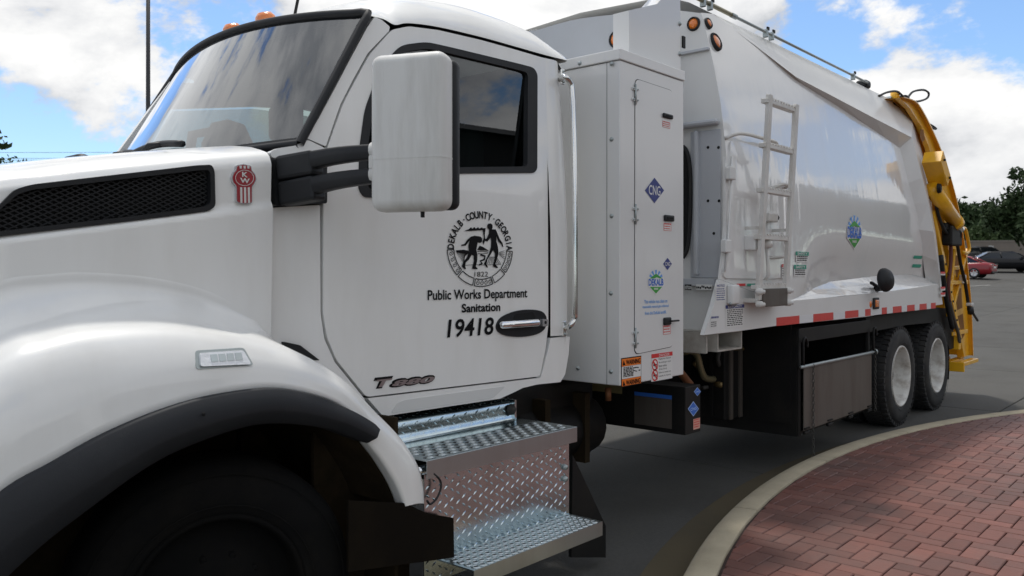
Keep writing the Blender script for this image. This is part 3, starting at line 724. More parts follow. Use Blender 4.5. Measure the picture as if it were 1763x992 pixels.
p = onY(350, 713, 2.56); m_.lathe([(.0, -.004), (.005, -.003), (.007, 0)], p + Vector((0, -.002, 0)), (0, 1, 0), GAP, 8)
part(m_, 'fender_trim', 'charcoal plastic flare over the front wheel', fender)
m_ = MB(); inner = [Vector((p.x, 3.45, p.z + .05)) for p in Lr] ; Ls = [p + Vector((0, .06, .01)) for p in Lr]
tail_in = cr_smooth([Tt[i] + Vector((-.01, .05, 0)) for i in range(8, 14)], 4); Ls2 = Ls + tail_in; in2 = inner + [Vector((p.x + .0, 3.45, p.z)) for p in tail_in]
m_.grid([Ls2, [a.lerp(b, .5) for a, b in zip(Ls2, in2)], in2], LINER)
m_.add([(gx + .15, 3.44, .15), (2.6, 3.44, .15), (2.6, 3.44, 1.4), (gx + .15, 3.44, 1.4)], [(0, 1, 2, 3)], LINER)
for k in range(5): m_.box(1.05 + k * .33, 1.08 + k * .33, 3.40, 3.44, .5, 1.1, LINER)
m_.sheet(px([(540, 740), (660, 790), (705, 880), (705, 1010), (540, 1010)], 2.95), 2.95, LINER, thick=.02); m_.box(2.38, 2.40, 2.75, 3.45, .25, 1.0, LINER); part(m_, 'wheel_well')  # thin cross panel added to block light behind the wheel
YL = lambda X, Z: 2.665 - .10 * (1.36 - Z) / .2
m_ = MB(); m_.sheet(rounded(px([(330, 603), (414, 598), (431, 628), (332, 635)], YL), .012, 4), YL, GALV, thick=.03, off=-.022)
ml = part(m_, 'marker_light', 'clear side marker lamp on top of the fender', fender)
m_ = MB(); m_.sheet(rounded(px([(337, 607), (411, 602), (425, 626), (338, 630)], YL), .009, 4), YL, CLEAR, thick=.015, off=-.030)
for k in range(4): m_.sheet(px([(354 + k * 14, 609.5 - k * .9), (365 + k * 14, 608.7 - k * .9), (368 + k * 14, 621 - k * .9), (356 + k * 14, 622 - k * .9)], YL), YL, BRUSH, thick=.002, off=-.032)
part(m_, 'lamp_lens', parent=fender)
# ---- cab: panels
def cpanel(name, pts, m=WHITE, off=0., thick=.03, r=.006, holes=(), label=None, parent=None, grid=.12):
    m_ = MB(); m_.sheet(rounded(px(pts, Ycab), r, 3), Ycab, m, holes=[px(h, Ycab) for h in holes], thick=thick, off=off, grid=grid); return part(m_, name, label, parent)
WO = [(689, 78), (732, 72.5), (779, 83), (899, 112), (917, 117), (923.5, 128), (923, 291), (918, 298), (797, 299), (740, 302), (712, 338), (650, 341), (625, 340), (616, 326), (618, 254), (627, 189), (645, 140), (668, 100)]
WI = [(693, 90), (735, 84), (783, 95), (893, 121.5), (904, 125), (907, 131), (906, 284), (902, 287), (797, 288), (735, 292), (706, 327), (655, 330), (637, 328), (630, 318), (631, 254), (640, 195), (660, 145), (676, 108)]
WO = [(p.x, p.y) for p in rounded(WO, 13, 4)]; WI = [(p.x, p.y) for p in rounded(WI, 11, 4)]
DO = [(674.5, 51.5), (703, 45.5), (754, 52), (827, 69), (881, 84), (939, 101), (942, 250), (943.5, 560), (939, 600), (929, 648), (630.5, 683.5), (579, 620), (562.5, 580.5), (556, 540), (556.5, 330), (563, 256), (590, 180), (612, 138), (637, 93)]
sh = MB()                                       # dark inner shell that shows in the panel gaps
sh.sheet(px([(490, 285), (540, 250), (655, 62), (700, 52), (935, 105), (950, 115), (952, 575), (945, 640), (880, 665), (650, 695), (490, 610)], lambda X, Z: Ycab(X, Z) + .04), lambda X, Z: Ycab(X, Z) + .04, GAP, holes=[px(WO, lambda X, Z: Ycab(X, Z) + .04)], thick=.01, grid=.15)
cabin = part(sh, 'cab_shell')
cpanel('pillar', [(645, 29), (657, 34), (671, 46), (670, 53), (633, 92), (608, 137), (586, 180), (561, 252), (528, 238), (548, 205), (575, 155), (605, 98), (632, 48)], parent=cabin)
cpanel('cowl_corner', [(464, 262), (480, 255), (508, 251), (529, 241), (560, 256), (556, 268), (515, 270), (467, 272)], r=.012, off=-.004, parent=cabin)
cpanel('cowl_panel', [(466, 358), (551, 353), (552, 541), (558.5, 584), (576.5, 624), (627, 686), (640, 712), (560, 690), (466, 620)], parent=cabin)
cpanel('cowl_seal', [(484, 588), (512, 594), (546, 620), (520, 620), (486, 600)], BLK, off=-.02, parent=cabin)
cpanel('sill', [(633, 686), (931, 650.5), (944, 602), (948, 582), (981, 579.5), (979, 610), (973, 645), (965, 658), (925, 662), (900, 668), (884, 676), (861, 686.5), (660, 717)], r=.004, parent=cabin)
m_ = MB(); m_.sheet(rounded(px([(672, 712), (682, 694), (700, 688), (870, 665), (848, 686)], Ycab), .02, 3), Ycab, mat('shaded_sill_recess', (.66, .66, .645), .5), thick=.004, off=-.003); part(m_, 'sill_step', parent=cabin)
door = cpanel('door', DO, holes=[WO], r=.02, off=-.002)
m_ = MB(); m_.sheet(px(WO, Ycab), Ycab, BLK, holes=[px(WI, Ycab)], thick=.03, off=-.009, grid=.1); part(m_, 'window_seal', parent=door)
m_ = MB(); m_.sheet(px(WI, Ycab), lambda X, Z: Ycab(X, 2.70), SDG, thick=0, off=.012, grid=.15); part(m_, 'door_window', parent=door)
# belt crease on the door
a = onY(560, 352, Ycab); b = onY(940, 350, Ycab)
# far side of the cab
m_ = MB(); mF = lambda q: [(p[0], p[1]) for p in px(q, Ycab)]
WF = [(x - 45 if x < 720 else x, max(z, 100)) for x, z in WO]
m_.sheet(mF([(455, 272), (500, 240), (620, 40), (672, 46), (703, 43), (827, 66), (941, 98), (975, 110), (966, 655), (640, 712), (455, 620)]), lambda X, Z: 2 * YM - Ycab(X, Z), WHITE, holes=[mF(WF)], thick=.03, side=-1, grid=.15)
part(m_, 'far_side_panel', parent=cabin)
m_ = MB(); m_.sheet(mF([(470, 272), (510, 240), (630, 50), (703, 46), (827, 70), (941, 102), (970, 114), (960, 650), (640, 700), (470, 620)]), lambda X, Z: 2 * YM - Ycab(X, Z) - .04, DASHM, holes=[mF(WF)], thick=.005, side=-1, grid=.15); part(m_, 'far_side_trim', parent=cabin)
m_ = MB(); m_.sheet(mF([(x - 45 if x < 720 else x, max(z, 104)) for x, z in WI]), lambda X, Z: 2 * YM - Ycab(X, Z), SDG, thick=0, side=-1); part(m_, 'far_window', parent=cabin)
# rear corner and back wall
zs = [onY(960, v, Ycab).z for v in (578, 500, 400, 300, 200, 150, 120, 106)]
rows = []
for z in zs:
    x0 = onY(940.4 + 3.9 * min(1, max(0, (2.77 - z) / .6)), 300, Ycab).x; xr = onY(980, 300, Ycab).x + .02; rr_ = .09; ye = Ycab(xr, z)
    row = [Vector((x0, Ycab(x0, z), z)), Vector((x0 + .04, Ycab(x0 + .04, z), z)), Vector((xr - rr_ - .01, ye, z))]
    for k in range(1, 8):
        a = k / 7 * math.pi / 2; row.append(Vector((xr - rr_ + rr_ * math.sin(a), ye + rr_ - rr_ * math.cos(a), z)))
    row += [Vector((xr, YM, z))]; rows.append(row)
m_ = MB(); m_.grid(rows, WHITE); m_.grid([[mir(p) for p in r_] for r_ in rows], WHITE)
lowr = [Vector((p.x, p.y, zs[0] - .008)) for p in rows[0]]; lowr = lowr[3:]; low2 = [Vector((p.x - .04, p.y + .01, 1.10)) for p in lowr]
m_.grid([low2, lowr], WHITE); part(m_, 'rear_pillar', parent=cabin)
XR = xr
# ---- windscreen
nb, ntp = onY(516, 249, Ycab), onY(634, 24, Ycab)
def W(s, t, o=0.):
    k = 1 - (2 * s - 1) ** 2; b = nb.lerp(ntp, t)
    y = b.y + (2 * YM - 2 * b.y) * s
    n = Vector((-.8, 0, .55)).normalized()
    return Vector((b.x - (.20 - .03 * t) * k, y, b.z + .045 * t * k - .03 * (1 - t) * k)) + n * o + Vector((0, -o * .5 * (1 - 2 * s), 0))
SS = [i / 24 for i in range(25)]; TT = [i / 10 for i in range(11)]
m_ = MB(); m_.grid([[W(s, t) for s in SS] for t in TT[::-1]], WSG); ws = part(m_, 'windscreen')
m_ = MB()
path = [W(0, t, .004) for t in TT] + [W(s, 1, .004) for s in SS[1:]] + [W(1, t, .004) for t in TT[::-1][1:]] + [W(s, 0, .004) for s in SS[::-1][1:-1]]
path = path + path[:1]
m_.tube(cr_smooth(path, 2), .020, BLK, 10, False)
m_.grid([[W(s, t, .004) for s in SS] for t in (-.16, -.08, .0, .05)], BLK)
part(m_, 'windscreen_gasket', parent=ws)
for (s0, s1) in ((.36, .62), (.60, .86)):
    m_ = MB(); m_.tube([W(s0 + (s1 - s0) * k / 8, .085 + .03 * math.sin(k / 8 * 3), .03) for k in range(9)], .016, BLK, 6)
    m_.tube([W((s0 + s1) / 2 + .1, -.05, .03), W((s0 + s1) / 2, .08, .06), W((s0 + s1) / 2 - .03, .11, .03)], .014, BLK, 6); part(m_, 'wiper')
# ---- roof
dr = [ntp + Vector((-.012, .0, -.008))] + V3([(660, 33), (680, 43), (703, 40), (754, 46.5), (827, 63.5), (881, 78.5), (941, 95.5), (976, 104)], Ycab)
bul = [.17, .14, .11, .09, .06, .03, .01, 0, 0]; hh = [.05, .10, .14, .17, .215, .245, .25, .23, .13]
dX = cr_smooth(dr, 4); bX = cr_smooth([(b, h, 0) for b, h in zip(bul, hh)], 4); rows = []
for e_, bh in zip(dX, bX):
    row = []
    for k in range(33):
        s = k / 32; w = 2 * s - 1; row.append(Vector((e_.x - bh.x * (1 - w * w), e_.y + (2 * YM - 2 * e_.y) * (.5 + .5 * (math.copysign(abs(w) ** .7, w) if False else w)), e_.z + bh.y * (1 - abs(w) ** 7) ** .8 if abs(w) < 1 else e_.z)))
    qq = min(1., len(rows) / 7)
    # extra points near the edges for a round shoulder
    def sh_(w): return Vector((e_.x - bh.x * (1 - w * w), YM + w * (YM - e_.y), e_.z + bh.y * (1 - abs(w) ** 7) ** .8))
    ws_ = [-1, -.997, -.985, -.965, -.93, -.88, -.8, -.65, -.45, -.2, 0, .2, .45, .65, .8, .88, .93, .965, .985, .997, 1]
    rows.append([sh_(w) for w in ws_])
last = rows[-1]; rows.append([Vector((p.x + .03, p.y + (.03 if p.y < YM else -.03), dX[-1].z)) if True else p for p in last])
m_ = MB(); m_.grid(rows, WHITE); roof = part(m_, 'roof')
HL = mat('dark_headliner', (.03, .03, .032), .9)
m_ = MB(); m_.grid([[Vector((p.x + .10, YM + (p.y - YM) * .955, p.z - .05)) for p in r_] for r_ in rows[:-3]], HL); part(m_, 'headliner', parent=roof)
for s in (.40, .57):
    p = W(s, 1) + Vector((.09, 0, .045)); m_ = MB()
    m_.lathe([(.0, .05), (.035, .046), (.052, .025), (.058, -.03)], p, (-.25, 0, 1), AMBER, 14); part(m_, 'roof_light', parent=roof)
p = W(.33, 1) + Vector((.16, 0, .07)); m_ = MB(); m_.tube([p, p + Vector((.10, 0, .45))], .008, BLK, 6); part(m_, 'antenna', parent=roof)
# ---- mirror and arms
def mpart(m2, name, parent=None):
    Mr = Matrix.Translation((mx, 2.41, 0)) @ Matrix.Rotation(R(24), 4, 'Z') @ Matrix.Translation((-mx, -2.41, 0)); m2.v = [tuple(Mr @ Vector(v)) for v in m2.v]
    return part(m2, name, parent=parent)
mc = onY(708, 220, 2.42); mx = mc.x
m_ = MB(); ztop, zbot, zspl = onY(712, 78, 2.30).z, onY(712, 362, 2.30).z, onY(712, 266, 2.30).z
m_.box(mx - .07, mx + .05, 2.255, 2.565, zbot + .004, ztop, MIRW, .042, 6)
mirror = mpart(m_, 'mirror')
m_ = MB(); m_.box(mx - .0662, mx + .05, 2.2438, 2.5462, zspl - .0035, zspl + .0035, MIRW)
b_ = bmesh.new(); bmesh.ops.create_cube(b_, size=1)
for v in b_.verts: v.co = Vector((mx - .010 + v.co.x * .122, 2.41 + v.co.y * .312, zspl + v.co.z * .005))
bmesh.ops.bevel(b_, geom=[e for e in b_.edges if abs(e.verts[0].co.z - e.verts[1].co.z) > .001], offset=.042, segments=6, affect='EDGES', profile=.5)
m_ = MB(); m_.bm(b_, MIRW, False); mpart(m_, 'shell_seam', parent=mirror)
m_ = MB(); m_.box(mx + .03, mx + .10, 2.248, 2.556, zbot + .012, ztop - .012, BLK, .03, 4); mpart(m_, 'mirror_back', parent=mirror)
m_ = MB(); m_.box(mx + .1005, mx + .103, 2.275, 2.53, zbot + .05, ztop - .05, CHROME); mpart(m_, 'mirror_glass', parent=mirror)
m_ = MB(); m_.tube([(mx, 2.37, zbot + .01), (mx, 2.37, zbot - .018)], .008, BLK, 6)
for v in (258, 300): p = onY(648, v, 2.545); m_.lathe([(0, .03), (.03, .02), (.04, -.02)], (mx, 2.565, p.z), (0, 1, 0), MIRW, 12)
m_.box(mx - .03, mx + .02, 2.55, 2.585, onY(645, 292, 2.55).z, onY(645, 268, 2.55).z, MIRW, .006); mpart(m_, 'mirror_pivot', parent=mirror)
cpanel('mirror_bracket', [(467, 273), (556, 271), (556, 351), (467, 355)], BLK, off=-.03, r=.01, label='black mirror mounting panel on the cowl')
for (ua, va, ub, vb) in ((492, 290, 647, 262), (496, 334, 647, 303)):
    a = onY(ua, va, lambda X, Z: Ycab(X, Z) - .05); b = Vector((mx - .05, 2.54, onY(ub, vb, 2.56).z)); n = 9; rows = []
    for k in range(n):
        t = k / (n - 1); c = a.lerp(b, t) + Vector((-.012 * math.sin(t * 3.1), 0, .012 * math.sin(t * 3.1))); h = .039 - .010 * t; w = .034 - .008 * t
        d = (b - a).normalized(); sd_ = d.cross(Vector((0, 0, 1))).normalized(); up = sd_.cross(d)
        rows.append([c + sd_ * (math.copysign(abs(math.cos(q)) ** .42, math.cos(q)) * w) + up * (math.copysign(abs(math.sin(q)) ** .42, math.sin(q)) * h) for q in [j * math.pi / 8 for j in range(17)]])
    m_ = MB(); m_.grid(rows, BLK); m_.add(rows[0][:-1], [tuple(range(16))], BLK)
    m_.obox(a - d * .02, a + d * .16, .085, .10, BLK, r=.014)
    part(m_, 'mirror_arm')
m_ = MB(); m_.box(mx - .06, mx + .06, 2 * YM - 2.52, 2 * YM - 2.25, 1.8, 2.36, BLK, .05, 3); m_.tube([(mx, 2 * YM - 2.5, 2.2), (2.0, 2 * YM - 2.95, 2.15)], .03, BLK, 8); part(m_, 'far_mirror')
# ---- grab handle
m_ = MB(); yo = lambda X, Z: Ycab(X, Z) - .075
pth = [onY(965, 137, Ycab)] + V3([(972, 133), (981, 141), (985, 160)], lambda X, Z: Ycab(X, Z) - .06) + V3([(988, 250), (990, 400), (990, 530)], yo) + V3([(989, 548), (982, 560)], lambda X, Z: Ycab(X, Z) - .06) + [onY(972, 566, Ycab)]
m_.tube(cr_smooth(pth, 5), .0165, STEEL, 12); gh_ = part(m_, 'grab_handle')
for v in (133, 566):
    c = onY(967 if v < 300 else 970, v, Ycab); m_ = MB(); m_.box(c.x - .016, c.x + .016, c.y - .012, c.y - .001, c.z - .045, c.z + .045, STEEL, .006)
    for dz in (-.03, .03): m_.lathe([(0, .006), (.007, .005), (.008, 0)], (c.x, c.y - .012, c.z + dz), (0, -1, 0), GALV, 8)
    part(m_, 'handle_foot', parent=gh_)
# ---- door handle, lettering, crest
oval = cr_smooth([(x, y, 0) for x, y in [(853, 560), (862, 546), (885, 536), (910, 533), (930, 536), (938, 545), (938.5, 557), (934, 568), (920, 576), (895, 580), (870, 578), (856, 571)]], 4, True)
m_ = MB(); m_.sheet(px([(p.x, p.y) for p in oval], Ycab), Ycab, BLK, thick=.012, off=-.010)
m_.sheet(rounded(px([(880, 551), (884, 541), (915, 537), (920, 549)], Ycab), .01, 3), Ycab, GAP, thick=.001, off=-.0112)
part(m_, 'handle_recess', parent=door)
m_ = MB(); h0 = onY(862, 560, lambda X, Z: Ycab(X, Z) - .03); h1 = onY(926, 555.5, lambda X, Z: Ycab(X, Z) - .03); m_.tube([h0, h0.lerp(h1, .03), h0.lerp(h1, .97), h1], [.012, .019, .022, .02], CHROME, 14); m_.sheet(rounded(px([(927, 549), (936, 549.5), (936, 561), (927, 562)], Ycab), .006, 3), Ycab, SILV, thick=.02, off=-.030)
c = onY(932, 555, Ycab); m_.lathe([(0, .002), (.007, .002), (.009, 0)], (c.x, c.y - .031, c.z), (0, -1, 0), FRAMEB, 12); part(m_, 'door_handle', parent=door)
def lett(name, st, u0, v0, u1, v1, m=INK, Yf=Ycab, parent=door, off=.006, **kw):
    """text between baseline-left (u0, v0) and top-right (u1, v1)"""
    a = onY(u0, v0, Yf); b = onY(u1, v1, Yf); m_ = MB(); m_.text(st, a.x, b.x, a.z, b.z, Yf, m, off=off, **kw); return part(m_, name, parent=parent)
lett('lettering', 'Public Works Department', 735, 522.5, 906.5, 496.5, bold=.018)
lett('lettering', 'Sanitation', 793.5, 538.5, 860, 521, bold=.028)
a = onY(770, 582, Ycab); b = onY(849, 546, Ycab)
lett('unit_number', '19418', 768.5, 582, 849, 546, shear=.12, bold=.018)
# crest
cc = onY(824.5, 428, Ycab); RXo = (onY(881.5, 428, Ycab).x - onY(768, 428, Ycab).x) / 2; RZo = (onY(824.5, 362.5, Ycab).z - onY(824.5, 494, Ycab).z) / 2
cc = Vector(((onY(881.5, 428, Ycab).x + onY(768, 428, Ycab).x) / 2, 0, (onY(824.5, 362.5, Ycab).z + onY(824.5, 494, Ycab).z) / 2))
m_ = MB()
def ring_pt(r_, a): return (cc.x + RXo * r_ * math.cos(a), cc.z + RZo * r_ * math.sin(a))
def ringtext(st, a0, a1, r0, r1):
    n = len(st)
    for i, ch in enumerate(st):
        if ch == ' ': continue
        am = a0 + (a1 - a0) * (i + .5) / n
        if ch == '·':
            q = [ring_pt((r0 + r1) / 2 + .022 * math.sin(t), am + .022 * math.cos(t)) for t in [j * math.pi / 4 for j in range(8)]]; m_.sheet(q, Ycab, INK, thick=0, off=-.006); continue
        vs, fs = glyphs(ch, 0, .03); xs = [v[0] for v in vs]; ys = [v[1] for v in vs]; w = max(xs) - min(xs); mid_ = (max(xs) + min(xs)) / 2
        sc_ = (r1 - r0) / .72; out = []
        for (a, b) in vs:
            tx = (a - mid_) * sc_ * .74; ty = r0 + b * sc_
            # local frame: up = outward, right = clockwise
            xx = math.cos(am) * ty + math.sin(am) * tx; zz = math.sin(am) * ty - math.cos(am) * tx
            X, Z = cc.x + RXo * xx, cc.z + RZo * zz; out.append((X, Ycab(X, Z) - .006, Z))
        m_.add(out, fs, INK)
ringtext('DEKALB·COUNTY·GEORGIA', R(182), R(-2), .80, .985)
def crest_px(q): return px([(740 + x / 3.968, 350 + y / 3.968) for x, y in q], Ycab)
def ink(q, mm=INK): m_.sheet(crest_px(q), Ycab, mm, thick=0, off=-.006)
def stroke(q, w):
    q = [Vector((x, y, 0)) for x, y in q]; l, r_ = [], []
    for i, p in enumerate(q):
        d = (q[min(i + 1, len(q) - 1)] - q[max(i - 1, 0)]).normalized(); n = Vector((-d.y, d.x, 0)) * w / 2; l.append(p + n); r_.append(p - n)
    for i in range(len(q) - 1): ink([(p.x, p.y) for p in (l[i], l[i + 1], r_[i + 1], r_[i])])
# two walking figures
ink([(395, 140), (412, 138), (422, 148), (424, 165), (418, 178), (445, 180), (452, 195), (470, 240), (492, 275), (496, 298), (490, 300), (484, 282), (462, 262), (448, 225), (450, 262), (460, 300), (464, 345), (452, 385), (442, 415), (460, 438), (455, 444), (430, 435), (426, 425), (438, 380), (440, 345), (428, 318), (410, 350), (388, 385), (382, 415), (392, 438), (384, 440), (364, 415), (380, 380), (398, 345), (412, 300), (414, 262), (410, 235), (388, 262), (372, 258), (370, 248), (384, 240), (398, 205), (400, 182), (388, 168), (386, 152)])
ink([(320, 225), (340, 228), (352, 240), (352, 262), (338, 272), (322, 268), (318, 285), (312, 320), (320, 352), (318, 395), (308, 432), (322, 446), (316, 452), (284, 448), (284, 440), (296, 395), (294, 360), (280, 352), (262, 385), (240, 405), (236, 430), (242, 450), (232, 452), (212, 430), (226, 398), (248, 370), (262, 330), (258, 290), (266, 255), (256, 268), (240, 290), (212, 292), (208, 284), (232, 278), (252, 248), (276, 228), (300, 222)])
# corn blade and stem, raised arms
ink([(228, 190), (260, 178), (275, 165), (285, 174), (300, 163), (308, 174), (325, 164), (332, 174), (350, 165), (358, 172), (376, 170), (370, 215), (374, 248), (362, 285), (354, 262), (364, 235), (358, 195), (355, 184), (300, 188), (260, 190)])
ink([(318, 318), (335, 290), (360, 300), (388, 318), (400, 328), (370, 322), (340, 322)])
ink([(172, 322), (225, 318), (262, 325), (258, 345), (215, 342), (178, 338)])
stroke([(318, 330), (360, 328), (392, 334), (388, 342), (352, 346), (322, 344)], 4); stroke([(340, 352), (372, 362), (366, 385), (340, 395), (352, 412), (330, 422)], 12)
for k in range(9): stroke([(255 - k * 3, 345 + k * 2), (180 + k * 6, 345 + k * 9)], 3)
for k in range(8): stroke([(405 + k * 6, 365), (388 + k * 13, 415)], 3)
for k in range(5): stroke([(470, 335 + k * 4), (505, 325 + k * 14)], 3)
stroke([(235, 424), (300, 420), (360, 422), (430, 420), (482, 418)], 3)
def arc_band(a0, a1, r0, r1, w=.012, n=10):
    for rr_ in (r0, r1):
        for i in range(n):
            b0, b1 = a0 + (a1 - a0) * i / n, a0 + (a1 - a0) * (i + 1) / n
            m_.sheet([ring_pt(rr_ - w, b0), ring_pt(rr_ - w, b1), ring_pt(rr_ + w, b1), ring_pt(rr_ + w, b0)], Ycab, INK, thick=0, off=-.006)
    for b in (a0, a1): m_.sheet([ring_pt(r0, b - .012), ring_pt(r1, b - .012), ring_pt(r1, b + .012), ring_pt(r0, b + .012)], Ycab, INK, thick=0, off=-.006)
for a0, a1 in ((183, 224), (227, 255), (258, 292), (295, 318), (321, 357)): arc_band(R(a0), R(a1), .80, .99)
def curl(am, r_):
    pts = []
    for i in range(22):
        t = i / 21 * 4.2 * math.pi / 1.5; q = .072 * (1 - i / 24); pts.append(ring_pt(r_ + q * math.sin(t + am), am + q * math.cos(t + am)))
    for i in range(21):
        (x0, y0), (x1_, y1) = pts[i], pts[i + 1]; d = Vector((x1_ - x0, y1 - y0)); 
        if d.length < 1e-6: continue
        n = Vector((-d.y, d.x)).normalized() * .0016
        m_.sheet([(x0 + n.x, y0 + n.y), (x1_ + n.x, y1 + n.y), (x1_ - n.x, y1 - n.y), (x0 - n.x, y0 - n.y)], Ycab, INK, thick=0, off=-.006)
for a in (189, 199, 209, 219, 263, 271, 279, 287, 326, 335, 343, 351): curl(R(a), .895)
a = onY(740 + 300 / 3.968, 350 + 502 / 3.968, Ycab); b = onY(740 + 392 / 3.968, 350 + 468 / 3.968, Ycab); m_.text('1822', a.x, b.x, a.z, b.z, Ycab, INK, off=.006, bold=.0)
part(m_, 'crest', parent=door)
m_ = MB(); a = onY(645, 667, Ycab); b = onY(668, 651, Ycab); c = onY(747, 646, Ycab); d0 = onY(662, 667, Ycab)
m_.text('T', onY(642, 668, Ycab).x, onY(676, 649, Ycab).x, onY(642, 670, Ycab).z, onY(676, 647, Ycab).z, Ycab, FRAMEB, off=.004, shear=.25, bold=.07)
m_.text('880', onY(669, 665, Ycab).x, onY(748, 647, Ycab).x, onY(669, 668.5, Ycab).z, onY(748, 644.5, Ycab).z, Ycab, FRAMEB, off=.004, shear=.25, bold=.07)
m_.text('T', onY(645, 668, Ycab).x, onY(673, 649, Ycab).x, onY(645, 667, Ycab).z, onY(673, 651, Ycab).z, Ycab, EMBL, off=.012, shear=.25, bold=.035)
m_.text('880', onY(672, 665, Ycab).x, onY(745, 647, Ycab).x, onY(672, 665.5, Ycab).z, onY(745, 647.5, Ycab).z, Ycab, EMBL, off=.012, shear=.25, bold=.035)
part(m_, 'model_emblem', parent=door)
# ---- cab interior
DASH = mat('dark_dashboard', (.03, .032, .034), .7)
m_ = MB(); m_.box(2.12, 2.55, 3.1, 2 * YM - 3.1, 1.6, 2.13, DASH, .05, 3); m_.box(2.05, XR - .02, 3.05, 2 * YM - 3.05, 1.1, 1.15, DASH); m_.box(XR - .05, XR - .03, 3.1, 2 * YM - 3.1, 1.2, 2.85, SEAT); m_.lathe([(0, .14), (.09, .11), (.14, 0), (.14, -.3)], (2.5, 4.3, 2.34), (0, 0, 1), DASH, 14); m_.tube([(2.4, 4.6, 2.1), (2.45, 4.6, 2.42), (2.6, 4.5, 2.46)], .03, DASH, 6); m_.box(2.1, 2.7, 3.6, 4.2, 2.1, 2.24, DASH, .06, 3); part(m_, 'dashboard')
for y in (3.45, 2 * YM - 3.45):
    m_ = MB(); m_.box(2.85, 3.35, y - .25, y + .25, 1.5, 1.65, SEAT, .05, 3); st_ = part(m_, 'seat')
    bx0 = 3.3 if y < YM else 2.92
    m_ = MB(); m_.box(bx0, bx0 + .15, y - .25, y + .25, 1.62, 2.42, SEAT, .05, 3); m_.box(bx0 + .02, bx0 + .12, y - .14, y + .14, 2.44, 2.66, SEAT, .04, 3); part(m_, 'backrest', parent=st_)
c = Vector((2.72, 3.45, 2.12)); ax = Vector((.8, 0, .6)).normalized(); m_ = MB(); p_ = Vector((0, 1, 0)); q_ = ax.cross(p_)
m_.tube([c + (p_ * math.cos(a) + q_ * math.sin(a)) * .22 for a in [i * math.pi / 12 for i in range(25)]], .017, BLK, 8, False)
for a in (.3, 2.84, 4.71): m_.tube([c, c + (p_ * math.cos(a) + q_ * math.sin(a)) * .22], .014, BLK, 6)
m_.tube([c, c - ax * .35], .03, BLK, 8); part(m_, 'steering_wheel')
# ------------------------------------------------------------------ steps
YS = 2.62
a = onY(743, 795, YS); b = onY(993, 732, YS); SX0, SX1 = a.x - .03, b.x; SZ = (a.z + b.z) / 2
def lozenges(m_, o, du, dv, nrm, nu, nv, su, sv, mt, L_=.034, wd=.0095, h=.0042):
    """raised tread lozenges, alternating direction"""
    du, dv, nrm, o = Vector(du), Vector(dv), Vector(nrm), Vector(o)
    for i in range(nu):
        for j in range(nv):
            c = o + du * (i * su) + dv * (j * sv + (sv / 2 if i % 2 else 0)); s_ = 1 if (i + j) % 2 == 0 else -1
            d = (du * .8 + dv * .6 * s_) * L_ / 2; e_ = d.cross(nrm).normalized() * wd / 2
            m_.add([c - d, c + e_, c + d, c - e_, c + nrm * h - d * .35, c + nrm * h + d * .35], [(0, 4, 3), (0, 1, 4), (1, 5, 4), (1, 2, 5), (2, 3, 5), (3, 4, 5)], mt)
step = link('step', None, truck, Matrix.Translation((SX0, YS, SZ)))
m_ = MB(); m_.box(SX0, SX1, YS, 2.88, SZ - .004, SZ, BRUSH); m_.box(SX0, SX1, YS - .003, YS, SZ - .078, SZ + .0, BRUSH, .0014); m_.box(SX0, SX1, 2.88, 3.0, SZ - .004, SZ - .0015, ALU)
part(m_, 'tread', parent=step)
m_ = MB(); pit = mat('dark_tread_slot', (.03, .03, .03), .7)
nx = 14
for i in range(nx):
    for j in range(5):
        x = SX0 + .05 + (SX1 - SX0 - .1) * (i + (.5 if j % 2 else 0)) / (nx - .5); y = YS + .028 + j * .047
        rows = [[Vector((x - .024 + .048 * k / 6, y + dy, SZ + .0025 + hz * math.sin(k / 6 * math.pi))) for k in range(7)] for dy, hz in ((-.013, .0), (-.008, .006), (.003, .008))]
        m_.grid(rows, BRUSH); m_.box(x - .022, x + .022, y + .004, y + .024, SZ + .0002, SZ + .0015, pit)
tag(part(m_, 'grip_louvres', parent=step), kind='stuff')
ZB = .28
m_ = MB(); m_.box(SX0 + .02, SX1 - .02, YS + .035, YS + .04, ZB, SZ - .03, ALU, .001); m_.box(SX1 - .03, SX1 - .022, YS + .041, 3.0, ZB, SZ - .01, ALU)
part(m_, 'riser', parent=step)
m_ = MB(); lozenges(m_, (SX0 + .04, YS + .035, ZB + .02), (1, 0, 0), (0, 0, 1), (0, -1, 0), int((SX1 - SX0 - .06) / .037), 12, .037, .040, ALU)
tag(part(m_, 'tread_lozenges', parent=step), kind='stuff')
m_ = MB(); rows = []
for (y, z) in [(2.985, SZ - .003), (2.992, SZ + .004), (3.0, SZ + .012), (3.004, SZ + .05), (3.008, SZ + .085), (3.016, SZ + .10), (3.035, SZ + .108), (3.16, SZ + .112)]: rows.append([Vector((SX0 - .1, y, z)), Vector((SX1 - .06, y, z))])
m_.grid(rows, ALU); m_.box(SX1 - .065, SX1 - .05, 2.99, 3.16, SZ, SZ + .108, ALU); part(m_, 'upper_riser', parent=step)
m_ = MB(); nl = int((SX1 - SX0) / .042)
lozenges(m_, (SX0, 3.003, SZ + .022), (1, 0, 0), (0, .05, 1), (0, -1, .05), nl, 2, .042, .036, ALU)
lozenges(m_, (SX0, 3.022, SZ + .106), (1, 0, 0), (0, 1, .1), (0, -.1, 1), nl, 2, .042, .036, ALU)
tag(part(m_, 'upper_tread_lozenges', parent=step), kind='stuff')
c = Vector((SX1 - .09, 3.0, SZ + .06)); m_ = MB(); m_.lathe([(0, .03), (.018, .028), (.02, .015), (.03, .012), (.03, 0)], c, (0, -1, 0), RUB, 10)
part(m_, 'rubber_stop', parent=step)
